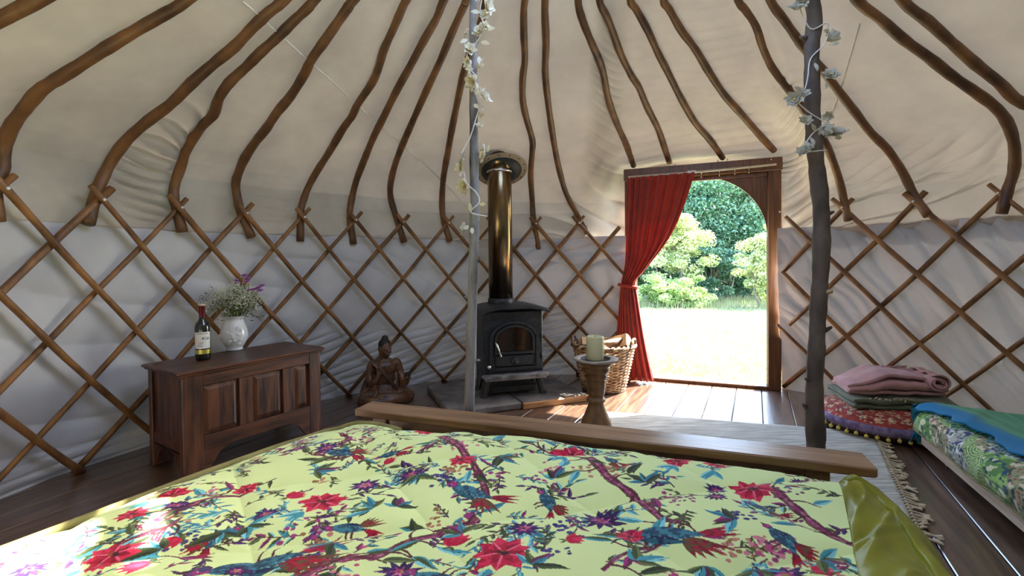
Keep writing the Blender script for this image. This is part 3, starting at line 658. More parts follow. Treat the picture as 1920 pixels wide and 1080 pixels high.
# ------------------------------------------------------------------ hearth
HA = math.radians(21.6); HT = .05
hearth = thing('hearth', 'low slab hearth of grey stone under the stove', 'hearth', at_z(842, 772, HT)*1.0-Vector((0, 0, HT)), HA)
for x0, x1, y0, y1 in ((0, .545, 0, .40), (.555, 1.10, 0, .40), (0, .545, .41, .76), (.555, 1.10, .41, .76)):
    mb = MB(); mb.box(((x0+x1)/2, (y0+y1)/2, HT/2-.001+R.uniform(-.001, .001)), (x1-x0, y1-y0, HT-.002), None, .007); mb.build('stone_slab', M['stone'], hearth, smooth=False)
mb = MB(); mb.box((.83, -.014, .022), (.56, .024, .044), None, .004); mb.build('edging_strip', M['edging'], hearth, smooth=False)

# ------------------------------------------------------------------ stove (local x along the front, -y towards the room)
stv = thing('stove', 'black cast iron wood burning stove on the stone hearth', 'stove', Vector((.012, 3.60, HT)), math.radians(14))
def sb(name, c, d, m='iron', ch=.006, par=stv, sm_=False):
    mb = MB(); mb.box(c, d, None, ch); return mb.build(name, M[m], par, smooth=sm_)
SW, SD, z0, z1 = .475, .34, .15, .655
sb('firebox', (0, .02+SD/2, (z0+z1)/2), (SW, SD, z1-z0), ch=.010)
mb = MB(); xx, yy = .275, .24                                   # canopy top with raised middle and thin drooping rim
prof = [(-xx, .664), (-xx+.012, .672), (-.19, .690), (-.12, .700), (.12, .700), (.19, .690), (xx-.012, .672), (xx, .664)]
G = [[(x, .19+s, z-(.016 if abs(s) > .2 else 0)) for x, z in prof] for s in (-yy, -.2, .2, yy)]
G2 = [[(x, y, z-.012) for x, y, z in row] for row in G]
mb.grid(G); mb.grid(G2)
for a, b_ in ((0, 0), (3, 3)):
    mb.add(G[a]+G2[a], [(i, i+1, 8+i+1, 8+i) for i in range(7)])
for i in (0, 7): mb.add([r[i] for r in G]+[r[i] for r in G2], [(q, q+1, 4+q+1, 4+q) for q in range(3)])
mb.build('top_plate', M['iron'], stv, smooth=True, auto=40)
def arch(hw, zb_, zs, ns=20, k=1.0): return [(-hw, zb_), (hw, zb_)]+[(hw*math.cos(t), zs+hw*k*math.sin(t)) for t in np.linspace(0, PI, ns)]
def plate(name, outer, inner, y0, y1, m, par):
    mb = MB(); n = len(outer)
    vs = [(u, y0, v) for u, v in outer]+[(u, y0, v) for u, v in inner]+[(u, y1, v) for u, v in outer]+[(u, y1, v) for u, v in inner]
    fs = []
    for i in range(n): j = (i+1) % n; fs += [(i, j, n+j, n+i), (2*n+j, 2*n+i, 3*n+i, 3*n+j), (j, i, 2*n+i, 2*n+j), (n+i, n+j, 3*n+j, 3*n+i)]
    mb.add(vs, fs); return mb.build(name, M[m], par, smooth=False)
mb = MB(); mb.prism(arch(.195, .205, .44, k=.72), lambda u, v, w_: V((u, w_, v)), .0, .022); dor = mb.build('stove_door', M['iron'], stv, smooth=False)
plate('door_rim', arch(.195, .205, .44, k=.72), arch(.170, .228, .44, k=.70), -.014, .0, 'iron', dor)
plate('glass_frame', arch(.158, .330, .44, k=.70), arch(.140, .346, .44, k=.68), -.022, .0, 'iron', dor)
mb = MB(); mb.prism(arch(.141, .345, .44, k=.69), lambda u, v, w_: V((u, w_, v)), -.008, -.002); mb.build('door_glass', M['stoveglass'], dor, smooth=False)
sb('air_panel', (0, -.006, .278), (.300, .012, .085), par=dor); 
mb = MB(); RX = Matrix.Rotation(PI/2, 3, 'X'); mb.lathe([(.030, 0), (.030, .008), (.024, .014), (.010, .014), (.010, .026), (0, .027)], 24, (.0, -.012, .272), RX)
for q in range(4): a = q*PI/2+.4; mb.box((math.cos(a)*.017, -.028, .272+math.sin(a)*.017), (.010, .006, .010), None, .001)
mb.build('air_wheel', M['iron'], dor)
mb = MB(); mb.tube([(-.158, -.05, .435), (-.150, -.062, .41), (-.120, -.055, .325), (-.117, -.053, .315)], [.006, .008, .0095, .006], 10); mb.build('door_handle', M['chrome'], dor)
mb = MB(); mb.tube([(-.155, -.01, .42), (-.153, -.058, .42)], .006, 8); mb.build('handle_bolt', M['iron'], dor)
for z in (.30, .46):
    mb = MB(); mb.tube([(.213, -.012, z-.022), (.213, -.012, z+.022)], .011, 10); mb.box((.2, -.004, z), (.03, .012, .03), None, .002); mb.build('hinge', M['iron'], stv)
mb = MB(); mb.tube([(-.208, .02, .245), (-.208, -.035, .245)], .006, 8); mb.ell((-.208, -.042, .245), .0165, nu=14, nv=10); mb.build('vent_knob', M['chrome'], stv)
mb = MB(); out = [(-.235, 0), (.235, 0), (.262, -.055), (.250, -.105), (-.250, -.105), (-.262, -.055)]
mb.prism(out, lambda u, v, w_: V((u, .03+v, w_)), .160, .178); mb.prism([(a*1.0, b_*.9) for a, b_ in out], lambda u, v, w_: V((u*.94, .03+v, w_)), .142, .160)
mb.build('ash_lip', M['ironlip'], stv, smooth=False)
for sx in (-1, 1):
    for y in (.045, .315):
        mb = MB(); P = [(sx*.205, y, .155), (sx*.214, y-.006, .08), (sx*.225, y-.012, .02), (sx*.236, y-.016, .006), (sx*.236, y-.016, .0)]
        mb.tube(P, [.038, .026, .022, .03, .03], 8); mb.build('leg', M['iron'], stv, auto=40)
sb('ash_shield', (0, .16, .045), (.36, .22, .05), ch=.004)
# ------------------------------------------------------------------ flue pipe with roof flashing
fx = V((-.093, 3.83, 0)); ph, rr_, zz_ = hit_roof(938, 314, .0)
fl = thing('flue_pipe', 'heat tinted steel flue pipe rising from the stove to the tent roof', 'flue', fx+V((0, 0, HT+.70)))
rf = .098; zt_ = 2.05
mb = MB(); mb.lathe([(rf, HT+.69), (rf, 1.80), (rf-.004, 1.81)], 40, fx); mb.build('pipe', M['flue'], fl, world=True)
mb = MB(); mb.lathe([(rf+.006, HT+.695), (rf+.008, HT+.70), (rf+.008, HT+.735), (rf+.003, HT+.74)], 40, fx); mb.build('base_collar', M['iron'], fl, world=True)
mb = MB(); mb.lathe([(rf-.006, 1.80), (rf-.006, 2.02)], 40, fx); mb.build('upper_pipe', M['flue'], fl, world=True)
mb = MB(); mb.lathe([(rf-.006, 1.802), (rf+.006, 1.805), (rf+.008, 1.813), (rf+.006, 1.822), (rf-.006, 1.826)], 40, fx); mb.build('pipe_clamp', M['chrome'], fl, world=True)
# flashing plate lies against the sloping roof where the pipe leaves the tent
p0 = [hit_roof(x, y, .004) for x, y in ((940, 322), (915, 322), (965, 322), (940, 302), (940, 342))]; Q = [cyl(*p) for p in p0]
n_ = (Q[2]-Q[1]).cross(Q[3]-Q[4]).normalized(); n_ = -n_ if n_.z > 0 else n_
u_ = (Q[2]-Q[1]).normalized(); v_ = n_.cross(u_); FM = Matrix((u_, v_, n_)).transposed()
fc = cyl(*hit_roof(940, 319, -.030))
flp = thing('flashing_plate', 'round tan flashing plate with black rubber cone around the flue at the roof', 'flashing', fc)
mb = MB(); mb.lathe([(.10, .0), (.215, .0), (.215, .006), (.10, .006)], 48, fc, FM); mb.build('plate', M['plate'], flp, world=True, auto=40)
mb = MB(); mb.lathe([(.165, .006), (.165, .016), (.150, .022), (.146, .03), (.130, .032), (.126, .042), (.105, .046), (.088, .046)], 48, fc, FM); mb.build('rubber_cone', M['rubber'], flp, world=True)
for k in range(14):
    a = 2*PI*k/14; mb = MB(); mb.ell(fc+FM @ V((math.cos(a)*.195, math.sin(a)*.195, .007)), (.0055,)*3, nu=8, nv=5); mb.build('bolt', M['iron'], flp, world=True)

# ------------------------------------------------------------------ log basket
bkc = V((.765, 3.965, .0)); BH = .37
bk = thing('log_basket', 'round wicker log basket behind the candle stand by the curtain', 'basket', bkc)
def br(z): return .165+.085*(z/BH)**.85
for k in range(26):
    a = 2*PI*k/26; mb = MB(); mb.tube([(br(z)*math.cos(a), br(z)*math.sin(a), z) for z in np.linspace(.004, BH, 7)], .006, 6); mb.build('stake', M['wicker'], bk)
mb = MB(); row = 0; z = .014
while z < BH-.005:
    n = 104; P = []
    for k in range(n):
        a = 2*PI*k/n; r_ = br(z)+.0085*math.sin(a*13+(PI if row % 2 else 0)); P.append((r_*math.cos(a), r_*math.sin(a), z+.002*math.sin(a*5+row)))
    mb.tube(P, .0068, 5, closed=True); z += .0125; row += 1
o = mb.build('wicker_weave', M['wicker'], bk); o['kind'] = 'stuff'
for q in range(2):                                             # two-strand braided rim
    mb = MB(); P = []
    for k in range(160):
        a = 2*PI*k/160; t = a*16+q*PI; r_ = br(BH)+.004+.013*math.cos(t); P.append((r_*math.cos(a), r_*math.sin(a), BH+.006+.011*math.sin(t)))
    mb.tube(P, .0105, 7, closed=True); mb.build('rim_braid', M['wicker' if q else 'wickerdark'], bk)
mb = MB(); P = [((br(.0)+.004)*math.cos(a), (br(0)+.004)*math.sin(a), .012) for a in np.linspace(0, 2*PI, 61)[:-1]]; mb.tube(P, .013, 7, closed=True); mb.build('foot_rim', M['wickerdark'], bk)
mb = MB(); mb.lathe([(0, .006), (.16, .006), (.16, .014), (0, .014)], 32); mb.build('base', M['wickerdark'], bk)
for a0 in (2.75, -.55):
    mb = MB(); P = [(br(BH)*math.cos(a0-.32), br(BH)*math.sin(a0-.32), BH)]
    for t in np.linspace(0, PI, 9): aa = a0-.26*math.cos(t); r_ = br(BH)+.012; P.append((r_*math.cos(aa), r_*math.sin(aa), BH+.010+.062*math.sin(t)))
    P.append((br(BH)*math.cos(a0+.32), br(BH)*math.sin(a0+.32), BH)); mb.tube(P, .0105, 8); mb.build('handle', M['wickerdark'], bk)
lab = ['split log with pale cut face lying highest across the basket', 'split log leaning at the basket rim by the red curtain', 'bark covered log lying low at the left in the basket', 'short split log lying crosswise behind in the basket']
for k, (c, d, l_, rad, m2) in enumerate([((.02, -.04, .40), (.9, .35, .12), .30, .052, 'logcut'), ((.10, .03, .385), (.55, -.6, .25), .27, .050, 'logcut'), ((-.09, -.03, .350), (.6, -.7, .1), .29, .045, 'log'), ((-.02, .10, .375), (1, .1, -.05), .30, .048, 'logcut')]):
    lg = thing('log', lab[k], 'log', bkc+V(c)); dd = V(d).normalized(); u = dd.orthogonal().normalized(); v = dd.cross(u); cr = [(math.cos(t)*rad, math.sin(t)*rad) for t in np.linspace(-.25, PI+.25, 10)]+[(-rad*.3, -rad*.32), (rad*.3, -rad*.30)]
    tw = R.uniform(0, 6); cs, sn = math.cos(tw), math.sin(tw)
    mb = MB(); mb.prism([(a*cs-b_*sn, a*sn+b_*cs) for a, b_ in cr], lambda a, b_, w_: u*a+v*b_+dd*w_, -l_/2, l_/2); mb.build('log_wood', M[m2], lg, smooth=True, auto=35)
    mb = MB(); ar = [(math.cos(t), math.sin(t)) for t in np.linspace(-.2, PI+.2, 9)]
    mb.prism([(a*rad*1.06*cs-b_*rad*1.06*sn, a*rad*1.06*sn+b_*rad*1.06*cs) for a, b_ in ar]+[(a*rad*.96*cs-b_*rad*.96*sn, a*rad*.96*sn+b_*rad*.96*cs) for a, b_ in ar[::-1]], lambda a, b_, w_: u*a+v*b_+dd*w_, -l_/2+.004, l_/2-.004)
    mb.build('bark', M['log'], lg)

# ------------------------------------------------------------------ turned candle stand and candle
yc = 2.80; zc_ = at_y(1117, 672, yc); csx = zc_.x; HZ = zc_.z
cst = thing('candle_stand', 'turned brown wooden candle stand with pale dish rim standing on the rug', 'candle stand', (csx, yc, .010))
prof = [(0, 0), (.090, 0), (.094, .008), (.096, .03), (.096, .085), (.090, .115), (.070, .155), (.052, .195), (.047, .212), (.046, .222), (.056, .228), (.060, .236), (.056, .244), (.047, .249), (.046, .262), (.052, .268), (.055, .285), (.054, .300), (.058, .305), (.058, .330), (.060, .345), (.056, .351), (.064, .358), (.070, .372), (.064, .386), (.066, .391), (.080, .400), (.084, .415), (.078, .424), (.080, .428), (.096, .440), (.098, .452), (.080, .462), (0, .462)]
sc = (HZ-.010-.012)/.462
mb = MB(); mb.lathe([(r*.97, z*sc) for r, z in prof], 40); mb.build('turned_column', M['standwood'], cst)
zt = .462*sc
mb = MB(); mb.lathe([(.06, zt-.006), (.108, zt-.004), (.130, zt+.006), (.132, zt+.012), (.126, zt+.015), (.092, zt+.012), (.086, zt+.004), (.06, zt+.002)], 48); mb.build('dish_rim', M['dish'], cst)
mb = MB(); mb.lathe([(0, zt+.002), (.088, zt+.004), (.090, zt+.0125), (.084, zt+.010), (.078, zt+.006), (0, zt+.005)], 40); mb.build('dish_pan', M['dishin'], cst)
cd = thing('candle', 'thick cream pillar candle on the turned stand', 'candle', (csx-.004, yc, .010+zt+.006))
mb = MB(); mb.lathe([(0, 0), (.050, 0), (.0515, .004), (.0515, .132), (.049, .139), (.044, .141), (.038, .137), (.020, .132), (0, .131)], 40); mb.build('wax_pillar', M['wax'], cd)
mb = MB(); mb.tube([(0, 0, .13), (.001, 0, .139), (.004, 0, .145)], .0016, 6); mb.build('wick', M['wick'], cd)

# ------------------------------------------------------------------ red curtain on its rail
def door_px(px, py, w_):
    d = ray(px, py); t = (DN.x*DO.x+DN.y*DO.y+w_)/(d[0]*DN.x+d[1]*DN.y); p = Vector(d)*t; q = p-DO
    return q.x*DD.x+q.y*DD.y, p.z+CZ
cur = thing('curtain', 'long red curtain tied back at the left of the doorway', 'curtain', dr(-1.0, 0, -.09))
LE = [(1176, 334), (1174, 420), (1172, 490), (1166, 522), (1163, 545), (1158, 600), (1154, 650), (1150, 700)]
RE = [(1303, 323), (1282, 388), (1256, 444), (1214, 500), (1192, 527), (1196, 556), (1210, 640), (1226, 716)]
WP = -.10
Lq = np.array([door_px(x, y, WP) for x, y in LE]); Rq = np.array([door_px(x, y, WP) for x, y in RE])
Lq[-1, 1] = .02; Rq[-1, 1] = .022; tt = np.linspace(0, 7, 90); nu = 200
G = np.zeros((90, nu, 3)); s_ = np.linspace(0, 1, nu)
cub = lambda A: np.array([[v.x, v.y] for v in [catmull([(a, b_, 0) for a, b_ in A], 14)[min(int(round(t*14)), 98)] for t in tt]])
LL, RR = cub(Lq), cub(Rq)
for i in range(90):
    wdt = RR[i, 0]-LL[i, 0]; tie = math.exp(-((tt[i]-4.0)/.55)**2); amp = .020+.016*(tt[i]/7); amp = amp*(1-.35*tie)
    phs = 2*PI*(8.5*s_+.6*np.sin(s_*5)); fold = np.sin(phs+.5*np.sin(tt[i]*.7+s_*4))+.35*np.sin(phs*2.3+1+tt[i]*.2)
    u = LL[i, 0]+wdt*s_; sag = (.03*np.sin(PI*s_) if tt[i] < 4 else 0)*np.exp(-((tt[i]-3.2)/.8)**2)
    v = LL[i, 1]+(RR[i, 1]-LL[i, 1])*s_-sag
    wv = WP+amp*fold*np.minimum(1, 8*np.minimum(s_, 1-s_)+.3)-.02*tie*np.sin(PI*s_)
    if i == 89: v = np.maximum(v, .016)
    for j in range(nu): G[i, j] = dr(u[j], v[j], wv[j])-Vector(cur.location)
o = gridmesh('cloth', G, M['red'], cur); sol = o.modifiers.new('thickness', 'SOLIDIFY'); sol.thickness = .004
mb = MB(); i = int(np.argmin(abs(tt-4.02))); c_ = dr((LL[i, 0]+RR[i, 0])/2, (LL[i, 1]+RR[i, 1])/2, WP-.005); hw = (RR[i, 0]-LL[i, 0])/2+.012
P = [c_+DD*hw*math.cos(t)+DN*.045*math.sin(t)+V((0, 0, -.012*math.cos(t))) for t in np.linspace(0, 2*PI, 33)[:-1]]
mb.tube(P, .013, 8, closed=True); mb.build('tie_back', M['red'], cur, world=True)
hem = G[2:7].copy()
rl = thing('curtain_rail', 'thin pale curtain rail with small hooks across the top of the doorway', 'rail', dr(-.6, 1.82, -.09))
a_, b_ = door_px(1178, 332, -.085), door_px(1456, 308, -.085)
mb = MB(); mb.tube([dr(a_[0]+(b_[0]-a_[0])*t, a_[1]+(b_[1]-a_[1])*t-.006*math.sin(PI*t), -.085) for t in np.linspace(0, 1, 12)], .0085, 8); mb.build('rail', M['rod'], rl, world=True)
for t in (.12, .28, .40, .52, .64, .74, .83): 
    p = dr(a_[0]+(b_[0]-a_[0])*t, a_[1]+(b_[1]-a_[1])*t-.006*math.sin(PI*t), -.085); mb = MB()
    mb.tube([p+DN*.011*math.cos(q)+V((0, 0, .011*math.sin(q)-.004)) for q in np.linspace(0, 2*PI, 13)[:-1]], .0024, 5, closed=True)
    if t > .45: mb.tube([p+V((0, 0, -.012)), p+V((0, 0, -.05))], .002, 5)
    mb.build('hook', M['chrome'], rl, world=True)
mb = MB(); p = dr(a_[0]+(b_[0]-a_[0])*.455, a_[1]+(b_[1]-a_[1])*.455-.004, -.088); mb.box(p, (.07, .024, .022), Matrix.Rotation(math.atan2(DD.y, DD.x), 3, 'Z'), .003); mb.build('slider', M['white'], rl, world=True)

# ------------------------------------------------------------------ two crown posts and their garlands
def post(name, label, path, depth, wpx, m, stubs, top):
    P = [at_y(x, y, depth) for x, y in path]; base = V((P[-1].x, depth, 0))
    t = thing('support_post', label, 'post', base)
    P = [top]+P+[V((P[-1].x+.004, depth, .3)), base]
    Pc = catmull(P, 6); n = len(Pc); r_ = np.interp(np.linspace(0, 1, n), np.linspace(0, 1, len(wpx)), wpx)/2*depth/F
    rr = [r_[i]*(1+.05*math.sin(i*.83)+.04*math.sin(i*2.1+1)) for i in range(n)]
    mb = MB(); mb.tube(Pc, rr, 16); mb.build('trunk', M[m], t, world=True)
    for x, y, dx, dz, q in stubs:
        p = at_y(x, y, depth); p.y -= .0; d = V((dx, -.5 if q else -.2, dz)).normalized(); mb = MB()
        k_ = 1. if wpx[0] > 20 else .62; mb.tube([p, p+d*(.026+.01*q)*k_, p+d*(.036+.014*q)*k_], [(.012+.006*q)*k_, (.008+.004*q)*k_, (.005+.004*q)*k_], 8); mb.build('branch_stub', M['knot' if q else m], t, world=True)
    return t
dL, dR = 2.30, 2.20
pL = [(888, 0), (888, 100), (888, 200), (889, 300), (890, 400), (888, 480), (886, 560), (883, 660), (880, 765)]
pR = [(1522, 0), (1522, 90), (1523, 180), (1526, 260), (1532, 320), (1540, 400), (1539, 500), (1534, 580), (1531, 650), (1527, 730), (1529, 845)]
post('post', 'slender pale grey birch post in front of the stove', pL, dL, [13, 13, 14, 16, 17, 18, 18, 19, 20, 20, 20], 'greybark',
     [(893, 290, .8, .2, 0), (893, 420, .3, .2, 0), (893, 455, .8, .3, 0), (882, 470, -.2, .2, 0), (896, 490, .8, .3, 0), (878, 560, -.8, .5, 0), (880, 610, -.3, .2, 0), (892, 676, .7, .1, 0), (884, 505, -.2, -.2, 0), (886, 395, .1, .1, 0)], cyl(-.72, .80, 2.60))
post('post', 'thick dark grey bark post standing right of the doorway', pR, dR, [25, 26, 26, 27, 28, 29, 28, 28, 31, 31, 32], 'darkbark',
     [(1539, 549, .25, .1, 1), (1549, 403, .9, .4, 0), (1546, 620, .8, .5, 0), (1512, 72, -.9, .1, 0), (1520, 715, -.8, .4, 0), (1513, 765, -.9, .8, 0)], cyl(1.05, .80, 2.60))
def blossom_mesh(seed, m, mc, par, loc, sc, closed=.5):
    rr = random.Random(seed); mb = MB()
    for ring, (n, op, l_) in enumerate(((6, 1.15, .024), (6, .75, .022), (5, .35, .018))):
        for k in range(n):
            a = 2*PI*k/n+ring*.6+rr.uniform(-.25, .25); op_ = op+rr.uniform(-.2, .2); G = []
            for i in range(4):
                t = i/3; row = []
                for j in (-1, 0, 1):
                    wv = .0125*math.sin(PI*min(.2+t*.75, 1))*j; rad = l_*t*math.sin(op_)*(1+.3*t); hh = l_*t*math.cos(op_)+.004*j*j-.004*t*t*ring
                    row.append(V((math.cos(a)*rad-math.sin(a)*wv, math.sin(a)*rad+math.cos(a)*wv, hh+rr.uniform(-.002, .002))))
                G.append(row)
            mb.grid(G)
    o = mb.build('blossom', m, par); o.location = loc; o.scale = (sc,)*3
    o.rotation_euler = (rr.uniform(.6, 1.9), rr.uniform(-.5, .5), rr.uniform(-2, 2))
    c = MB(); c.ell((0, 0, .006), .0055, nu=7, nv=5); c.build('blossom_heart', mc, o); return o
def garland(name, label, depth, turns, blossoms, leaves, m, seed):
    rr = random.Random(seed); g = thing('flower_garland', label, 'garland', at_y(*turns[0], depth))
    P = [at_y(x, y, depth)+V((0, -.030 if k % 2 == 0 else -.034, 0)) for k, (x, y) in enumerate(turns)]
    mb = MB(); mb.tube(catmull(P, 5), .0030, 6); mb.build('cord', M['cord'], g, world=True)
    for k, (x, y, s) in enumerate(blossoms):
        p = at_y(x, y, depth)+V((0, -.034, 0)); blossom_mesh(seed*50+k, M[m], M['petalc'], g, p-Vector(g.location), s*1.12)
    for k, (x, y) in enumerate(leaves):                           # ribbon leaves and loose strands
        p = at_y(x, y, depth)+V((0, -.034, 0)); mb = MB(); a = rr.uniform(0, 6); l_ = rr.uniform(.03, .05); d = V((math.cos(a), -.3, math.sin(a)*.9)).normalized(); sd_ = d.cross(V((0, 1, .2))).normalized()
        mb.grid([[p+d*l_*t+sd_*.010*math.sin(PI*min(.12+.88*t, 1))*j+V((0, -.004*math.sin(t*3), 0)) for j in (-1, 0, 1)] for t in (0, .25, .5, .75, 1)]); mb.build('ribbon_leaf', M[m], g, world=True)
garland('garland', 'cream blossom garland wound round the slender birch post', dL,
  [(905, -2), (901, 30), (906, 52), (898, 80), (882, 100), (876, 112), (880, 132), (894, 150), (884, 165), (892, 180), (900, 200), (894, 225), (882, 262), (866, 296), (872, 330), (878, 348), (893, 362), (900, 380), (884, 399), (914, 407)],
  [(903, 8, .9), (913, 20, 1.35), (908, 36, .8), (903, 66, 1.35), (910, 56, .9), (878, 70, .8), (882, 100, 1.15), (880, 124, 1.0), (897, 124, 1.0), (888, 158, 1.4), (906, 188, 1.45), (909, 215, 1.05), (900, 241, .7), (860, 303, 1.55), (911, 292, 1.45), (873, 352, 1.4), (865, 318, .9), (874, 430, 1.1), (898, 172, .8)],
  [(878, 80), (899, 112), (884, 118), (896, 130), (892, 176), (890, 200), (897, 165), (888, 135), (900, 385), (884, 398), (866, 322), (886, 428), (880, 425), (912, 62), (914, 288), (903, 85), (884, 140), (900, 30)], 'petal', 5)
garland('garland', 'greyish cream blossom garland wound round the thick dark post', dR,
  [(1496, -4), (1490, 18), (1512, 60), (1541, 50), (1544, 70), (1534, 92), (1512, 116), (1506, 150), (1500, 175), (1484, 190), (1510, 215), (1545, 238), (1534, 240), (1512, 258), (1500, 285), (1541, 285)],
  [(1486, 26, 1.5), (1495, 8, 1.0), (1548, 78, 1.2), (1549, 148, 1.25), (1482, 192, 1.35), (1496, 182, 1.0), (1537, 246, 1.2), (1560, 258, 1.5), (1553, 250, 1.0), (1500, 290, 1.3), (1506, 282, .9), (1501, 232, 1.0), (1545, 222, .8), (1490, 14, 1.0)],
  [(1519, 124), (1545, 68), (1545, 90), (1493, 175), (1520, 250), (1527, 258), (1541, 160), (1568, 262), (1490, 296), (1530, 246), (1512, 262), (1500, 268), (1486, 185), (1556, 245)], 'petalg', 6)
# ------------------------------------------------------------------ bed: footboard, legs, mattress, printed quilt with satin border
BA = math.radians(-19.6); bdir = V((math.cos(BA), math.sin(BA), 0)); bnr = V((-bdir.y, bdir.x, 0))   # along the board, away from the camera
B0 = at_z(664, 767, .53); BL = 1.66; BWd = .112
bed = thing('bed', 'wooden bed with a plain pine footboard and mattress under the printed quilt', 'bed', V((B0.x+.5, B0.y-.9, 0)))
ABz = Matrix.Rotation(BA, 3, 'Z')
def bb(name, u0, u1, v0, v1, z0, z1, m='board', ch=.003):
    mb = MB(); c = V((B0.x, B0.y, 0))+bdir*((u0+u1)/2)+bnr*((v0+v1)/2)+V((0, 0, (z0+z1)/2)); mb.box(c, (u1-u0, v1-v0, z1-z0), ABz, ch)
    return mb.build(name, M[m], bed, smooth=False, world=True)
mb = MB(); mb.box((0, 0, 0), (BL, BWd, .028), None, .004); ob = mb.build('footboard_plank', M['board'], bed, smooth=False)
pc = V((B0.x, B0.y, 0))+bdir*(BL/2)+bnr*(BWd/2)+V((0, 0, .53-.014)); ob.location = pc-Vector(bed.location); ob.rotation_euler = (0, 0, BA)
bb('footboard_panel', .10, BL-.13, .045, .070, .20, .502); bb('leg', .06, .12, .03, .09, 0, .502); bb('leg', BL-.16, BL-.10, .03, .09, 0, .502)
bdn = V((-.498, -.867, 0))                                        # towards the head of the bed, along its sides
c0 = V((B0.x, B0.y, 0))+bdir*.10; c1 = V((B0.x, B0.y, 0))+bdir*(BL-.18)
mb = MB()
for zz, ins in ((.22, .0), (.24, -.01), (.44, -.01), (.455, .015)):
    pass
out = [c0-bnr*.02, c1-bnr*.02, c1-bnr*.02+bdn*1.75, c0-bnr*.02+bdn*1.75]
mb.prism([(p.x, p.y) for p in out], lambda u, v, w_: V((u, v, w_)), .20, .445); mb.build('mattress', M['sheet'], bed, smooth=False, world=True)
mb = MB(); out = [c0+bdir*.03-bnr*.01, c1-bdir*.03-bnr*.01, c1-bdir*.03+bdn*1.72, c0+bdir*.03+bdn*1.72]
mb.prism([(p.x, p.y) for p in out], lambda u, v, w_: V((u, v, w_)), .12, .20); mb.build('bed_rail', M['board'], bed, smooth=False, world=True)
for p in (out[2]-bdn*.1-bdir*.08, out[3]-bdn*.1+bdir*.08):
    mb = MB(); mb.box((p.x, p.y, .06), (.06, .06, .12), ABz, .003); mb.build('leg', M['board'], bed, smooth=False, world=True)

# quilt surface: rows t run from the footboard towards the camera, columns s from left to right
NS, NT = 860, 700
Lz = [(636, 804, .478), (585, 822, .474), (520, 843, .470), (390, 890, .468), (260, 940, .464), (0, 1040, .460)]
LP = [at_z(x, y, z) for x, y, z in Lz]; e_ = (LP[-1]-LP[-2]).normalized(); LP += [LP[-1]+e_*.35, LP[-1]+e_*.75]; 
for p in LP[-2:]: p.z = .455
RP = [at_z(x, y, .497) for x, y in ((1568, 900), (1590, 985), (1606, 1080))]; e2 = (RP[-1]-RP[0]).normalized(); RP += [RP[0]+e2*d for d in (.75, 1.15, 1.6)]
def lineat(P, L_):                                                # points at arc lengths
    P = np.array(P); s = np.concatenate([[0], np.cumsum(np.linalg.norm(np.diff(P[:, :2], axis=0), axis=1))]); return np.stack([np.interp(L_, s, P[:, k]) for k in range(3)], -1)
TL = 1.55
tv = np.concatenate([np.linspace(0, 1.12, NT-60), np.linspace(1.13, TL, 60)]); sv = np.linspace(0, 1, NS)
A_, B_ = lineat(catmull(LP, 8), tv), lineat(catmull(RP, 8), tv)
QG = A_[:, None, :]*(1-sv[None, :, None])+B_[:, None, :]*sv[None, :, None]
SS, TT = np.meshgrid(sv*1.5, tv)                                   # metres across, metres along
def edge_in(x, w_): return 1-(1-np.clip(x/w_, 0, 1))**2
rise = .505*np.ones_like(SS)
zl = A_[:, 2][:, None]; zr = .497
ein = edge_in(SS, .22); z = zl+(.512-zl)*ein
z = z*(1-smooth(1.1, 1.5, SS))+(zr+.012)*smooth(1.1, 1.5, SS)
z = z+.030*np.exp(-((TT-.22)/.16)**2)*smooth(.02, .25, SS)*(1-smooth(.7, 1.3, SS))
z = z+.014*vnoise(SS*3.2, TT*3.2, 41)*smooth(0, .12, SS)+.006*vnoise(SS*8, TT*8, 42)
z = z-.020*(1-smooth(0, .06, TT))*smooth(.1, .3, SS)
# stitched diamonds: seams run both ways and pinch the wadding
q1, q2 = (SS*.72+TT)*8.6, (SS*.72-TT)*8.6
pin = np.minimum(np.abs(np.sin(q1)), np.abs(np.sin(q2)))
z = z+.013*(1-np.exp(-pin*3.2))*smooth(0, .05, SS)+.0016*vnoise(SS*40, TT*26, 43)
QG[:, :, 2] = z
# ---- the print: drawn as filled shapes in the plane of the cloth
IMG = np.zeros((NT, NS, 3)); base = np.array(lin(207, 221, 150)[:3]); IMG[:] = base*(1+.05*vnoise(SS*6, TT*6, 44))[:, :, None]
rp = random.Random(12)
def L3(c): return np.array(lin(*c)[:3])
def fill(poly, c, c2=None, a=1.):
    P = np.array(poly); x0, x1, y0, y1 = P[:, 0].min(), P[:, 0].max(), P[:, 1].min(), P[:, 1].max()
    j0, j1 = int(max(0, x0/1.5*(NS-1))), int(min(NS, x1/1.5*(NS-1)+2)); i0, i1 = np.searchsorted(tv, y0), np.searchsorted(tv, y1)+1
    if j1 <= j0 or i1 <= i0: return
    X, Y = SS[i0:i1, j0:j1], TT[i0:i1, j0:j1]; ins = np.zeros(X.shape, bool); n = len(P)
    for k in range(n):
        xa, ya = P[k]; xb, yb = P[(k+1) % n]
        if ya == yb: continue
        ins ^= ((ya > Y) != (yb > Y)) & (X < (xb-xa)*(Y-ya)/(yb-ya)+xa)
    if not ins.any(): return
    cc = L3(c) if not isinstance(c, np.ndarray) else c
    sub = IMG[i0:i1, j0:j1]
    if c2 is not None:                                             # brushy two tone
        w_ = smooth(-.25, .35, vnoise(X*130+P[0, 0]*50, Y*130, 45)+.3*vnoise(X*300, Y*60, 46))[ins][:, None]
        sub[ins] = sub[ins]*(1-a)+a*(cc*(1-w_)+L3(c2)*w_)
    else: sub[ins] = sub[ins]*(1-a)+a*cc
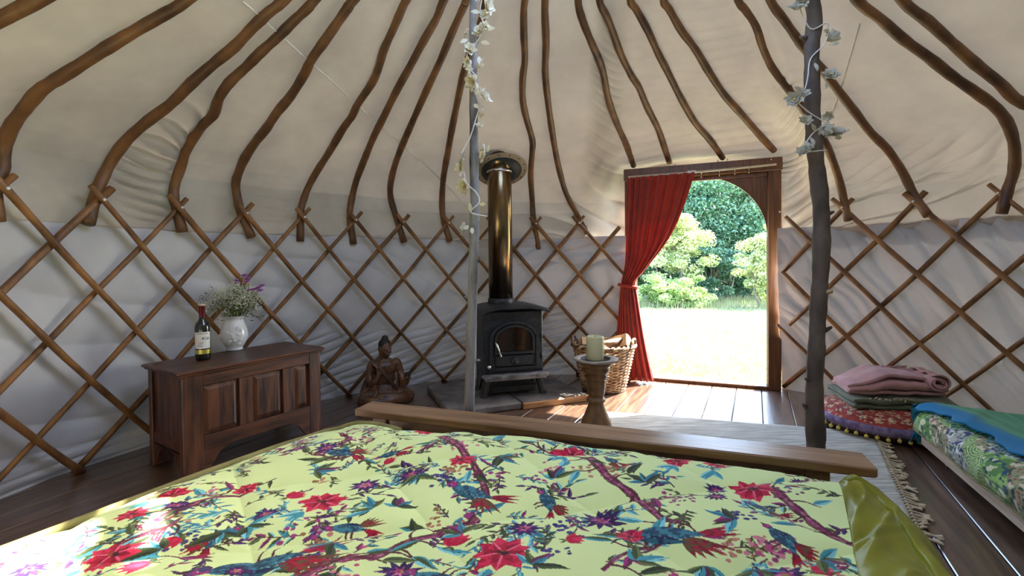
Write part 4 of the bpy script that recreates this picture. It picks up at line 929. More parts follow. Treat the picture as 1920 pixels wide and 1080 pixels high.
def leafp(x, y, an, l_, w_, bend=0.):
    out = []
    for sgn, rng in ((1, np.linspace(0, 1, 9)), (-1, np.linspace(1, 0, 9))):
        for t in rng:
            k = w_*math.sin(PI*t**.8)*(1-.25*t)*sgn; b = bend*math.sin(PI*t*.5)*l_*t
            out.append((x+math.cos(an)*l_*t-math.sin(an)*(k+b), y+math.sin(an)*l_*t+math.cos(an)*(k+b)))
    return out
def leaf(x, y, an, l_, w_, c, c2, vein=True):
    b = rp.uniform(-.3, .3); fill(leafp(x, y, an, l_, w_, b), c)
    h = leafp(x, y, an, l_, w_, b)[:9]+leafp(x, y, an, l_, .0, b)[8::-1]; fill(h, c2)
    if vein: fill(leafp(x, y, an, l_*.9, w_*.09, b), (40, 40, 34))
def stroke(P, w0, w1, c, c2=None):
    P = catmull([(a, b, 0) for a, b in P], 7); n = len(P); le, ri = [], []
    for i in range(n):
        d = (P[min(i+1, n-1)]-P[max(i-1, 0)]).normalized(); w_ = (w0+(w1-w0)*i/(n-1))*(1+.16*math.sin(i*1.3+w0*900))/2
        le.append((P[i].x-d.y*w_, P[i].y+d.x*w_)); ri.append((P[i].x+d.y*w_, P[i].y-d.x*w_))
    fill(le+ri[::-1], c, c2); return P
TEAL, TEAL2, OLV, OLV2, DG = (62, 140, 150), (122, 190, 192), (64, 78, 40), (98, 112, 62), (44, 52, 36)
RED, RED2, PUR, PUR2, BRN, BRN2, MAG = (160, 16, 46), (200, 40, 72), (46, 24, 66), (92, 46, 104), (84, 38, 46), (124, 70, 78), (150, 44, 104)
def flower(x, y, s, an):                                          # wide open red bloom seen a little from the side
    s = s*.74
    for k in range(9):
        a = 2*PI*k/9+an; l_ = s*rp.uniform(.8, 1.15); P = leafp(x, y, a, l_, s*.34); fill(P, RED if k % 2 else RED2, RED2 if k % 2 else (176, 22, 54))
    for k in range(6): fill(leafp(x, y, 2*PI*k/6+an+.4, s*.66, s*.17), (132, 10, 38), RED)
    for k in range(5): a = 2*PI*k/5+an; fill(leafp(x, y, a, s*.95, s*.045), (222, 96, 120))
    fill([(x+s*.24*math.cos(t)*(1+.2*math.sin(5*t)), y+s*.15*math.sin(t)) for t in np.linspace(0, 2*PI, 14)[:-1]], (70, 14, 30), (140, 70, 40))
def tulip(x, y, s, an):
    s = s*.80
    for k, da in enumerate((-.75, -.38, .38, .75, 0)): fill(leafp(x, y, an+da, s*(1.15-.2*abs(da)), s*.26), RED if k % 2 else RED2, (176, 20, 58))
    for da in (-1.1, 1.1): leaf(x, y, an+PI+da*.5, s*.5, s*.1, OLV, OLV2, False)
def daisy(x, y, s, an):
    s = s*.80
    for k in range(11): a = 2*PI*k/11+an+rp.uniform(-.12, .12); fill(leafp(x, y, a, s*rp.uniform(.75, 1.1), s*.17), PUR, PUR2 if k % 3 == 0 else (58, 34, 86))
    for k in range(7): a = 2*PI*k/7; fill(leafp(x, y, a, s*.42, s*.09), MAG, (200, 110, 140))
    fill([(x+s*.14*math.cos(t), y+s*.12*math.sin(t)) for t in np.linspace(0, 2*PI, 10)[:-1]], (150, 120, 60), (90, 30, 60))
def bird(x, y, s, an, fl=1):                                       # blue-green back, red wings and tail
    s = s*.82
    ca, sa = math.cos(an), math.sin(an); T = lambda P: [(x+(u*ca-v*fl*sa)*s, y+(u*sa+v*fl*ca)*s) for u, v in P]
    for k in range(5): fill(T(leafp(.15, .05, .35+.22*k, .95-.08*k, .085)), RED if k % 2 else (120, 22, 36), (96, 70, 40))
    for k in range(3): fill(T(leafp(.35, 0, -.15-.2*k, .85, .07)), (120, 18, 40), RED)
    fill(T(leafp(-.75, -.05, .02, 1.3, .26)), (36, 66, 84), (60, 116, 128)); fill(T(leafp(-.5, .08, .2, .75, .14)), (38, 88, 96), (28, 40, 70))
    for k in range(9): fill(T([(-.45+.09*k, .02+.05*(k % 2)), (-.41+.09*k, .03+.05*(k % 2)), (-.42+.09*k, .06+.05*(k % 2))]), (150, 190, 190))
    fill(T([(-.78+.15*math.cos(t), -.12+.14*math.sin(t)) for t in np.linspace(0, 2*PI, 14)[:-1]]), MAG, (60, 60, 96))
    fill(T([(-.9, -.1), (-1.08, -.2), (-.88, -.2)]), (60, 40, 34)); fill(T([(-.80, -.12), (-.77, -.1), (-.8, -.08)]), (240, 220, 150))
    for k in (-.1, .08): stroke(T([(k, -.2), (k+.05, -.42), (k+.14, -.55)]), .005, .003, BRN)
def spray(x, y, an, n, l_, pal):                                   # twig with paired leaves
    P = stroke([(x, y), (x+math.cos(an)*l_*.5+rp.uniform(-.01, .01), y+math.sin(an)*l_*.5), (x+math.cos(an+.2)*l_, y+math.sin(an+.2)*l_)], .0042, .0022, BRN)
    for k in range(n):
        p = P[int((k+1)/(n+1)*(len(P)-1))]; sd = 1 if k % 2 else -1; c, c2 = rp.choice(pal); leaf(p.x, p.y, an+sd*rp.uniform(.5, 1.0), l_*rp.uniform(.28, .42), l_*rp.uniform(.055, .085), c, c2, l_ > .07)
    c, c2 = rp.choice(pal); leaf(P[-1].x, P[-1].y, an+.2, l_*.38, l_*.07, c, c2, False)
def berries(x, y, n, s, c, c2):
    for k in range(n):
        a, b = rp.gauss(0, s), rp.gauss(0, s*.8); r_ = rp.uniform(.0035, .0065); fill([(x+a+r_*math.cos(t), y+b+r_*math.sin(t)) for t in np.linspace(0, 2*PI, 8)[:-1]], c if k % 2 else c2)
CO = QG[::6, ::6, :2]; CS, CT = SS[::6, ::6], TT[::6, ::6]
def st_(px, py, z=.515):                                           # cloth coordinates of a place in the photograph
    p = at_z(px, py, z); i = np.argmin((CO[:, :, 0]-p.x)**2+(CO[:, :, 1]-p.y)**2); return CS.flat[i], CT.flat[i]
PALS = [[(TEAL, TEAL2), ((48, 110, 130), TEAL)], [(OLV, OLV2), (DG, OLV)], [(TEAL, OLV), (OLV, TEAL2), ((96, 40, 70), MAG)], [(DG, OLV2), (PUR, PUR2)]]
for q in range(340):                                               # background: twigs everywhere, then the larger motifs on top
    spray(rp.uniform(0, 1.5), rp.uniform(0, 1.2), rp.uniform(0, 6.28), rp.randint(4, 8), rp.uniform(.045, .092), rp.choice(PALS))
for q in range(60):
    c, c2 = rp.choice([((170, 70, 110), (196, 120, 130)), ((140, 100, 60), (180, 120, 100)), ((150, 54, 110), (110, 50, 90)), ((44, 40, 90), (70, 60, 110))]); berries(rp.uniform(0, 1.5), rp.uniform(0, 1.2), rp.randint(10, 26), rp.uniform(.012, .03), c, c2)
BR = [[(826, 838), (866, 872), (898, 905), (914, 935)], [(1100, 868), (1145, 905), (1188, 935), (1236, 972), (1272, 990)], [(690, 1052), (760, 1020), (850, 985), (900, 968)], [(560, 1090), (620, 1062), (700, 1050)],
      [(290, 985), (360, 945), (430, 925), (480, 918)], [(1440, 918), (1490, 950), (1540, 985), (1592, 1015)], [(636, 818), (652, 838), (640, 850)], [(280, 1060), (300, 1010), (345, 975)], [(590, 860), (640, 872), (690, 852)], [(980, 850), (1040, 862), (1110, 872)], [(1130, 1075), (1180, 1040), (1260, 1010)], [(160, 1075), (240, 1020), (330, 990)]]
for k, P in enumerate(BR):
    Pq = [st_(*p) for p in P]; w0 = .74*(.032, .034, .036, .040, .026, .034, .024, .016, .012, .010, .014, .02)[k]; Pc = stroke(Pq, w0, w0*.62, BRN, BRN2); stroke([(a+.003, b+.003) for a, b in Pq], w0*.28, w0*.1, MAG, (168, 110, 120))
    for q in range(6):
        p = Pc[rp.randint(2, len(Pc)-2)]; an = rp.uniform(0, 6.28); stroke([(p.x, p.y), (p.x+.03*math.cos(an), p.y+.03*math.sin(an)), (p.x+.065*math.cos(an+.3), p.y+.065*math.sin(an+.3))], .007, .003, BRN)
        leaf(p.x+.05*math.cos(an+.2), p.y+.05*math.sin(an+.2), an+rp.uniform(-.6, .6), rp.uniform(.045, .07), rp.uniform(.008, .013), *rp.choice(PALS[rp.randint(0, 2)]))
for k, (px, py, s) in enumerate([(605, 945, .068), (940, 1036, .078), (1412, 922, .072), (1268, 872, .060), (1072, 858, .060), (212, 1042, .060), (800, 811, .058), (1345, 876, .045), (960, 822, .05), (330, 925, .045)]):
    x, y = st_(px, py); flower(x, y, s, k*1.3); 
    for q in range(3): leaf(x, y+.05, 1.2+q*.4, .05, .011, TEAL, TEAL2)
for px, py, s, an in ((540, 937, .046, -1.2), (845, 1021, .052, -1.6), (282, 1060, .055, 2.2), (722, 880, .034, -1.2), (1060, 1010, .04, -.6), (180, 1060, .04, .3)): tulip(*st_(px, py), s, an)
for px, py, s in ((985, 985, .052), (1130, 972, .066), (500, 964, .042), (690, 916, .058), (556, 848, .048), (1475, 1078, .06), (1340, 920, .040), (1500, 905, .030), (750, 1072, .05), (60, 1060, .04)): daisy(*st_(px, py), s, rp.random())
for px, py, s, an, fl in ((890, 932, .105, .1, 1), (1262, 1008, .125, -.2, 1), (640, 862, .090, 0, -1), (500, 1058, .150, -.9, 1), (1480, 1024, .080, 1.0, -1), (400, 1012, .075, 1.3, 1), (1025, 942, .070, .9, -1), (735, 868, .060, -.6, 1), (660, 990, .070, -.3, -1), (1440, 955, .06, .2, 1), (1150, 880, .05, .5, 1), (830, 1085, .09, -.2, 1)): bird(*st_(px, py), s, an, fl)
for q in range(26):
    f_ = (flower, tulip, daisy, daisy)[q % 4]; f_(rp.uniform(.08, 1.45), rp.uniform(.05, 1.15), rp.uniform(.036, .052), rp.uniform(0, 6))
for px, py in ((750, 955), (420, 1000), (1040, 905), (870, 1000), (1190, 1055), (620, 1010), (1380, 985), (1320, 1060), (460, 985), (1540, 1040), (300, 1035), (780, 905), (1210, 915), (940, 880), (590, 890), (1000, 1060), (1410, 1060), (700, 955)):
    x, y = st_(px, py); an = rp.uniform(0, 6.28)
    for q in range(5): leaf(x, y, an+(q-2)*.55, rp.uniform(.040, .068), rp.uniform(.007, .012), *rp.choice(PALS[q % 3]))
ql = thing('quilt', 'pale lime quilt printed with red flowers and birds covering the bed', 'quilt', V((0, .9, .5)))
G = QG-np.array([0, .9, .5]); gridmesh('printed_top', G, M['quilt'], ql, col=IMG)
mb = MB(); P = [V(p)+V((-.017, .010, -.002)) for p in catmull(LP, 8)]; P += []
P = [V(QG[0, k])+V((-.004, .014, -.004)) for k in range(140, -1, -20)]+[p for p in P[3:]]
mb.tube([p-V((0, .9, .5)) for p in P], .0125, 8); mb.build('cord_binding', M['olive'], ql)
# satin border on the right, falling over the edge of the bed
OUT = [at_z(1560, 897, .50), at_z(1600, 903, .485), at_z(1640, 912, .46), at_z(1674, 938, .425), at_z(1712, 975, .40), at_z(1752, 1025, .375), at_z(1784, 1078, .35)]
e3 = V((-.30, -.95, 0)); OUT += [OUT[-1]+e3*.25, OUT[-1]+e3*.6, OUT[-1]+e3*.95]
for p in OUT[-3:]: p.z = .33
oc = catmull(OUT, 10); NB, NW = 200, 90; ob_ = np.array([[p.x, p.y, p.z] for p in oc]); so = np.concatenate([[0], np.cumsum(np.linalg.norm(np.diff(ob_, axis=0), axis=1))])
ti = np.linspace(0, 1.5, NB); inn = np.stack([np.interp(ti, tv, QG[:, -1, k]) for k in range(3)], -1)
outp = np.stack([np.interp(np.linspace(0, so[-1], NB)**1.0, so, ob_[:, k]) for k in range(3)], -1)
wv = np.linspace(0, 1, NW); G = np.zeros((NB, NW, 3))
for i in range(NB):
    G[i, :, :2] = inn[i, :2]*(1-wv[:, None])+outp[i, :2]*wv[:, None]
    ww = np.linalg.norm(outp[i, :2]-inn[i, :2]); zc = inn[i, 2]+(outp[i, 2]-inn[i, 2])*wv**1.8+.012*np.sin(PI*np.minimum(wv*1.1, 1))*min(1, ww/.16)-.012*max(0, 1-ti[i]/.12)
    tt_ = ti[i]; zc = zc+.013*min(1, ww/.16)*(ridge(tt_*13+wv*3.4+1.2*vnoise(np.full(NW, tt_*5), wv*3, 51), 1.4)-.4)*np.sin(PI*wv)-.016*np.exp(-((wv-.60)/.025)**2)*min(1, ww/.1)+.012*np.exp(-((wv-.74)/.1)**2)*min(1, ww/.1)
    zc = zc+.006*vnoise(np.full(NW, tt_*14), wv*6, 52)*min(1, ww/.1)
    zc[0] = inn[i, 2]-.001; G[i, :, 2] = zc
low = G[:, -1:, :]+np.array([-.015, 0, -.03]); G = np.concatenate([G, low], 1)
gridmesh('satin_border', G-np.array([0, .9, .5]), M['satin'], ql); ql.children[-1]['label'] = 'glossy chartreuse satin border'

# ------------------------------------------------------------------ rug with knotted fringe
rA, rB = at_z(1640, 822, .006), at_z(1712, 985, .006); rd = (rB-rA).normalized()
ru = V((-rd.y, rd.x, 0));  ru = ru if ru.x < 0 else -ru           # to the left
far = rA-rd*.10; rd0 = rd; RL, RWd = 1.78, 1.30
lf_ = (at_z(1155, 787, 0)-at_z(1640, 826, 0)).normalized()
rug = thing('rug', 'oatmeal woven rug with a knotted fringe lying across the floor boards', 'rug', far)
nx, ny = 120, 70; G = np.zeros((ny, nx, 3))
for i in range(ny):
    for j in range(nx):
        p = far+rd*(1.30*i/(ny-1))+lf_*(1.70*j/(nx-1)); wob = .006*math.sin(i*.5+j*.1)
        G[i, j] = (p.x-far.x, p.y-far.y, .004)
G[:, :, 2] += .0035+.003*vnoise(G[:, :, 0]*5, G[:, :, 1]*5, 61)+.0015*np.abs(vnoise(G[:, :, 0]*16, G[:, :, 1]*9, 62))
o = gridmesh('woven_field', G, M['rug'], rug); o.modifiers.new('thickness', 'SOLIDIFY').thickness = .006
mb = MB(); n = 46
for k in range(n):
    p = rd*(1.30*(k+.5)/n); dv = (-lf_+V((R.uniform(-.25, .25), R.uniform(-.5, .5), 0))).normalized(); l_ = R.uniform(.05, .08)
    mb.ell(p+(-lf_)*.010+V((0, 0, .010)), .0075, nu=7, nv=5)
    for q in range(3):
        d2 = (dv+V((R.uniform(-.3, .3), R.uniform(-.3, .3), 0))).normalized(); P = [p+V((0, 0, .008)), p+(-lf_)*.02+V((0, 0, .009)), p+dv*l_*.6+V((0, 0, .006)), p+d2*l_+V((0, 0, .005))]; mb.tube(catmull(P, 3), [.0048]*10, 5)
o = mb.build('fringe', M['fringe'], rug); o['kind'] = 'stuff'

# ------------------------------------------------------------------ round floor cushion with pompoms
cc = V((2.345, 2.985, 0)); CR, CHh = .345, .155
cu = thing('floor_cushion', 'round red floor cushion with lilac band and yellow pompoms under the folded blankets', 'cushion', cc)
na, nr = 260, 110; th_ = np.linspace(0, 2*PI, na); G = np.zeros((nr, na, 3)); prof = catmull([(0, CHh, 0), (.12, CHh+.002, 0), (.22, CHh-.004, 0), (.29, CHh-.022, 0), (CR-.004, CHh-.055, 0)], 28); prof = [prof[int(i*(len(prof)-1)/(nr-1))] for i in range(nr)]
for i, p in enumerate(prof):
    wb = 1+.012*vnoise(th_*2.5, np.full(na, i*.05), 71)*(i/nr); wb[-1] = wb[0]
    G[i, :, 0], G[i, :, 1] = p.x*wb*np.cos(th_), p.x*wb*np.sin(th_); G[i, :, 2] = p.y+.004*vnoise(G[i, :, 0]*14, G[i, :, 1]*14, 72)
rr_, aa = np.hypot(G[:, :, 0], G[:, :, 1]), np.arctan2(G[:, :, 1], G[:, :, 0])
col = np.zeros((nr, na, 3)); col[:] = L3((150, 56, 44)); col *= (1+.25*vnoise(G[:, :, 0]*30, G[:, :, 1]*30, 73))[:, :, None]
def paint(mask, c): col[mask] = L3(c)
for ring, cnt, sz in ((.30, 26, 1.), (.255, 18, 1.2), (.20, 14, 1.), (.14, 10, 1.2)):
    u = (aa*cnt/(2*PI)) % 1-.5; d = np.hypot(u*2*PI*ring/cnt, rr_-ring); w_ = (np.floor(aa*cnt/(2*PI))).astype(int)
    paint(d < .014*sz, (214, 190, 150)); paint((d < .010*sz) & (w_ % 3 == 0), (84, 96, 58)); paint((d < .010*sz) & (w_ % 3 == 1), (70, 40, 36)); paint((d < .010*sz) & (w_ % 3 == 2), (206, 120, 100)); paint(d < .0045*sz, (232, 214, 170))
paint(np.abs(rr_-.278-.006*np.sin(aa*40)) < .0028, (96, 30, 30)); paint(np.abs(rr_-.228) < .002, (206, 150, 90)); paint((vnoise(G[:, :, 0]*90, G[:, :, 1]*90, 74) > .42) & (rr_ < .32), (110, 34, 34)); paint((vnoise(G[:, :, 0]*80, G[:, :, 1]*80, 75) > .52), (196, 160, 120))
gridmesh('embroidered_top', G, M['cushtop'], cu, col=col)
mb = MB(); mb.lathe([(CR-.008, CHh-.053), (CR+.004, CHh-.062), (CR+.008, CHh-.085), (CR+.002, CHh-.108)], 64); mb.build('lilac_band', M['lilac'], cu)
mb = MB(); mb.lathe([(CR, CHh-.106), (CR-.004, CHh-.12), (CR-.02, .02), (CR-.05, .002), (0, .0)], 64); mb.build('cushion_side', M['maroon'], cu)
pm = None
for k in range(44):
    a = 2*PI*k/44; loc = V(((CR+.012)*math.cos(a), (CR+.012)*math.sin(a), CHh-.118-.004*(k % 2)))
    if pm is None:
        mb = MB(); mb.ell((0, 0, 0), .0115, nu=8, nv=6)
        for q in range(10): t = q*2.4; mb.ell((.008*math.cos(t)*math.sin(q), .008*math.sin(t)*math.sin(q), .008*math.cos(q)), .0045, nu=5, nv=3)
        mb.tube([(0, 0, .008), (-.006, 0, .02)], .0018, 4); pm = mb.build('pompom', M['pompom'], cu); pm.location = loc
    else: copy_of(pm, cu, loc, (0, 0, a))

# ------------------------------------------------------------------ folded blankets on the cushion
def folded(name, label, cat, c, rz, L_, W_, layers, th, m, seed, curl=.0, lift=0., slim=False):
    """one cloth folded back and forth: its section is a flat serpentine, drawn out along x"""
    t = thing(name, label, cat, c, rz); rr = random.Random(seed); P = []
    for l in range(layers):
        z_ = th*(l+.5); xs = np.linspace(-W_/2, W_/2, 14); xs = xs if l % 2 == 0 else xs[::-1]
        for x in xs: P.append((x*(1-.03*l), z_+.004*math.sin(x*20+l)))
        if l < layers-1:
            xe = xs[-1]*(1-.03*l); sg = 1 if xe > 0 else -1
            for q in (-.5, 0, .5): P.append((xe+sg*th*.55*math.cos(q*PI*.9), z_+th*.5+th*.5*math.sin(q*PI*.9)))
    P = np.array(P); n = len(P); xs = np.linspace(-L_/2, L_/2, 60); G = np.zeros((60, n, 3))
    for i, x in enumerate(xs):
        e = 1-abs(x)/(L_/2); f = min(1, e*6+.35); sag = -lift*(x/(L_/2))
        G[i, :, 0] = x+.006*vnoise(P[:, 0]*12, P[:, 1]*30+seed, seed); G[i, :, 1] = P[:, 0]*(1+.03*math.sin(x*9+seed)); 
        G[i, :, 2] = P[:, 1]*(.75+.25*f)+sag*.0+.020*vnoise(np.full(n, x*8.), P[:, 0]*6, seed+1)*(P[:, 1]/(layers*th))+.006*vnoise(np.full(n, x*20.), P[:, 0]*12, seed+2)+curl*(x/(L_/2))**2*P[:, 1]
    o = gridmesh('cloth', G, M[m], t); s = o.modifiers.new('thickness', 'SOLIDIFY'); s.thickness = th*.55; s.offset = 0
    if slim:
        for ob2 in [o]:
            co = np.empty(len(o.data.vertices)*3); o.data.vertices.foreach_get('co', co); co = co.reshape(-1, 3); k = np.clip((co[:, 0]+L_/2)/L_, 0, 1)
            co[:, 2] *= .50+.50*smooth(0, .40, k)-.12*smooth(.75, 1, k); co[:, 1] *= .78+.22*smooth(0, .35, k); co[:, 1] += .02*np.sin(co[:, 0]*8); o.data.vertices.foreach_set('co', co.reshape(-1))
    return t
def tassels(t, P0, P1, n, l_, m, seed, d0=V((0, 0, 1))):
    rr = random.Random(seed); mb = MB(); P0, P1 = V(P0), V(P1)
    for k in range(n):
        p = P0+(P1-P0)*(k/(n-1)); d = (V(d0)+V((rr.uniform(-.6, .6), rr.uniform(-.6, .6), rr.uniform(-.3, .3)))).normalized()
        mb.tube([p, p+d*l_*.5, p+d*l_*.9+V((rr.uniform(-.01, .01), 0, -.006))], [.0032, .0045, .0022], 5)
    o = mb.build('fringe', M[m], t); o['kind'] = 'stuff'; return o
gz = CHh-.002; a1 = math.radians(-14)
gb_ = folded('blanket', 'moss green folded blanket lying on the red floor cushion', 'blanket', V((2.42, 3.00, gz)), a1, .56, .40, 2, .034, 'green', 81)
tassels(gb_, (-.20, -.20, .070), (.02, -.20, .070), 12, .030, 'fringe', 82, V((0, -.6, .3)))
pb = folded('blanket', 'dusty pink blanket folded on top of the moss green one', 'blanket', V((2.42, 3.045, gz+.074)), a1, .52, .30, 4, .031, 'pink', 91, curl=-.10, slim=True)
tassels(pb, (-.06, .10, .112), (.18, .13, .122), 30, .024, 'pink', 92, V((0, .2, .7)))
mb = MB(); P = []
for k in range(40): t = k/39*2.3*2*PI; r_ = .012+.036*k/39; P.append((r_*math.cos(t)*1.25, r_*math.sin(t)*.9))
G = np.zeros((24, 40, 3))
for i, y in enumerate(np.linspace(-.15, .12, 24)):
    for j, (u, v) in enumerate(P): G[i, j] = (.215+u*(1+.1*math.sin(i*.5)), y+.01*math.sin(j*.4), .082+v+.006*math.sin(i*.7+j*.2))
o = gridmesh('rolled_end', G, M['pink'], pb); o.modifiers.new('thickness', 'SOLIDIFY').thickness = .010

# ------------------------------------------------------------------ low daybed on the right
D0 = at_z(1727, 812, .115); dA = math.radians(-112.6+180)            # local +x runs away from the camera along the front board
dbd = thing('daybed', 'low daybed of pale boards with a patterned green mattress by the right wall', 'daybed', V((D0.x, D0.y, 0)), dA)
DLn, DWd = 1.75, .66                                                 # x from -DLn to 0, y from -DWd (back) to 0 (front)
def db(name, x0, x1, y0, y1, z0, z1, m='palewood', ch=.003, par=None):
    mb = MB(); mb.box(((x0+x1)/2, (y0+y1)/2, (z0+z1)/2), (x1-x0, y1-y0, z1-z0), None, ch); return mb.build(name, M[m], par or dbd, smooth=False)
db('front_board', -DLn, 0, -.022, 0, .055, .118); db('back_board', -DLn, 0, -DWd, -DWd+.022, .055, .118); db('end_board', -.022, 0, -DWd+.022, -.022, .055, .118); db('end_board', -DLn, -DLn+.022, -DWd+.022, -.022, .055, .118)
for x in (-.17, -DLn+.1):
    for y in (-.05, -DWd+.05): 
        mb = MB(); mb.tube([(x, y, .06), (x, y, 0)], [.008, .007], 8); mb.build('leg', M['palewood'], dbd)
for k in range(12): x0 = -.1-k*.137; db('slat', x0-.07, x0, -DWd+.024, -.024, .092, .108)
nx, ny = 300, 150; sec = catmull([(.0, .118, 0), (.024, .135, 0), (.034, .185, 0), (.022, .235, 0), (-.03, .268, 0), (-.10, .272, 0), (-.20, .262, 0), (-.38, .250, 0), (-.56, .238, 0), (-.64, .215, 0), (-.66, .16, 0), (-.645, .12, 0)], 14)
sec = [sec[int(i*(len(sec)-1)/(ny-1))] for i in range(ny)]; G = np.zeros((nx, ny, 3)); xv = np.linspace(-DLn, .012, nx)
for i, x in enumerate(xv):
    e = np.clip((.012-x)/.05, 0, 1); sh = math.sqrt(max(0, 1-(1-e)**2))
    for j, p in enumerate(sec): G[i, j] = (x, p.x, .118+(p.y-.118)*(.25+.75*sh))
wob = vnoise(G[:, :, 0]*5, G[:, :, 1]*7+G[:, :, 2]*9, 101)
G[:, :, 2] += .010*wob*(G[:, :, 2] > .13); G[:, :, 1] += .010*vnoise(G[:, :, 0]*7, G[:, :, 2]*10, 102)+.008*ridge(G[:, :, 0]*16+G[:, :, 2]*10, 2)*(G[:, :, 1] > -.06)
cv = np.array([[p.x, p.y] for p in sec]); vv = np.concatenate([[0], np.cumsum(np.hypot(*np.diff(cv, axis=0).T))]); U, VV = np.meshgrid(xv, vv, indexing='ij')
col = np.zeros((nx, ny, 3)); col[:] = L3((112, 150, 84)); 
patch = (np.floor((U+.07*np.sin(VV*22))/.17)+np.floor((VV+.03*np.sin(U*18))/.19)*2).astype(int) % 4
for k, c in enumerate(((124, 166, 84), (176, 176, 162), (146, 146, 108), (92, 136, 70))): col[patch == k] = L3(c)
n1, n2 = vnoise(U*70, VV*70, 103), vnoise(U*42, VV*42, 104)
sw = np.sin(26*np.hypot((U*9) % 1-.5, (VV*9) % 1-.5)*2)
def pt_(m_, c): col[m_] = L3(c)
pt_((patch == 0) & (sw > .45), (196, 210, 150)); pt_((patch == 0) & (sw < -.75), (44, 84, 60)); pt_((patch == 1) & (n1 > .22), (58, 66, 108)); pt_((patch == 1) & (n2 > .42), (216, 220, 214)); pt_((patch == 1) & (n1 < -.5), (54, 92, 66))
pt_((patch == 2) & (n1 > .3), (60, 72, 60)); pt_((patch == 2) & (n2 < -.35), (206, 196, 160)); pt_((patch == 2) & (n1 < -.55), (150, 70, 60)); pt_((patch == 3) & (n2 > .2), (150, 190, 96)); pt_((patch == 3) & (n1 > .45), (38, 74, 96)); pt_((patch == 3) & (n2 < -.5), (210, 214, 170))
gridmesh('patterned_mattress', G, M['paisley'], dbd, col=col); dbd.children[-1]['label'] = 'mattress in green, grey and white patterned cotton'
mb = MB()
P = [(-x, -.004+.032*1, .128) for x in np.linspace(-.01, DLn, 30)]
mb.tube([(x, .030+.004*math.sin(x*9), .132+.004*math.sin(x*13)) for x in np.linspace(-DLn, .0, 40)], .005, 6); mb.build('piping', M['olive'], dbd)
# throw over the daybed: follows the mattress section, drops at the far end with a fringe
thr = thing('throw', 'turquoise and green mohair throw draped over the patterned daybed mattress', 'throw', V((D0.x, D0.y, 0)), dA)
cs2 = sec; sl = vv; nxx, nyy = 150, 80; G = np.zeros((nxx, nyy, 3)); xs = np.linspace(-1.3, .045, nxx)
for i, x in enumerate(xs):
    front = np.interp(x, [-1.3, -.62, -.45, -.30, -.16, -.06, .045], [.22, .23, .22, .19, .175, .15, .10])+.014*math.sin(x*21)+.008*math.sin(x*47+1)
    for j in range(nyy):
        s = front+(.86-front)*j/(nyy-1); y = np.interp(s, sl, cv[:, 0]); z_ = np.interp(s, sl, cv[:, 1]); xx_ = x
        if x > -.012: z_ = z_-(x+.012)*.9; xx_ = -.012+(x+.012)*.55
        G[i, j] = (xx_, y, z_+.010)
G[:, :, 2] += .012*(.5+.5*vnoise(G[:, :, 0]*6, G[:, :, 1]*9, 111))+.007*ridge(G[:, :, 0]*7+G[:, :, 1]*12, 2)
TS = np.linspace(0, 1, nyy)[None, :]+.05*vnoise(G[:, :, 0]*6, G[:, :, 1]*6, 113); gm = smooth(.10, .26, TS)*(1-smooth(.68, .84, TS))
tcol = np.zeros((nxx, nyy, 3)); tcol[:] = L3((18, 118, 166)); st2 = .5+.5*vnoise(TS*34, G[:, :, 0]*2, 114)
tcol = tcol*(1-gm[:, :, None])+gm[:, :, None]*(np.array(L3((60, 132, 92)))*st2[:, :, None]+np.array(L3((98, 158, 120)))*(1-st2[:, :, None]))
o = gridmesh('mohair', G, M['mohair'], thr, col=tcol); s = o.modifiers.new('thickness', 'SOLIDIFY'); s.thickness = .007; s.offset = 1
cg = np.zeros((26, 18, 3))                                           # corner flap hanging over the end
for i in range(26):
    for j in range(18):
        t, q = i/25, j/17; cg[i, j] = (.022+.018*math.sin(t*2)+.010*math.sin(q*7+t*3), .035-.115*q-.02*t*(1-q), .268-.175*t-.02*q*0+.004*math.sin(q*9))
cg[0, :, 0] = .0; gridmesh('corner_flap', cg, M['turq'], thr); thr.children[-1].modifiers.new('thickness', 'SOLIDIFY').thickness = .006
tassels(thr, (.042, .018, .096), (.042, -.075, .092), 18, .062, 'turqf', 112, V((.25, 0, -1)))
mb = MB(); rr = random.Random(9)
for k in range(70):
    i = int(k/70*nxx); p = V(G[i, 0]); mb.tube([p, p+V((rr.uniform(-.006, .006), .012, .002)), p+V((rr.uniform(-.01, .01), .026, -.008))], .0014, 4)
mb.build('edge_hairs', M['turqf'], thr)['kind'] = 'stuff'
# ------------------------------------------------------------------ meadow and trees beyond the doorway
GZ = -.22
mb = MB(); g = []
for x in np.linspace(-60, 70, 66):
    row = []
    for y in np.linspace(-60, 70, 66): row.append((x, y, GZ-.03+.05*math.sin(x*.6)*math.cos(y*.5)*(1 if math.hypot(x, y) > 6 else .2)))
    g.append(row)
mb.grid(g); gr = mb.build('ground', M['grass']); tag(gr, 'sunlit meadow outside the doorway', kind='structure')
n = 26000; rs = np.random.RandomState(4)
yy = 4.6+11*rs.rand(n)**1.3; xx = yy*(.20+.42*rs.rand(n)); h = .03+.05*rs.rand(n); h *= 1+1.6*(yy > 12.5); a = rs.rand(n)*PI; wd = .006+.004*rs.rand(n)
zz = GZ-.03+.05*np.sin(xx*.6)*np.cos(yy*.5)
b = np.stack([xx, yy, zz], 1); s_ = np.stack([np.cos(a)*wd, np.sin(a)*wd, np.zeros(n)], 1); t_ = b+np.stack([rs.randn(n)*.015, rs.randn(n)*.015, h], 1)
gb = quads('grass_blades', np.stack([b-s_, b+s_, t_+s_*.2, t_-s_*.2], 1), M['blade']); tag(gb, 'short meadow grass outside the doorway', 'grass', kind='stuff')
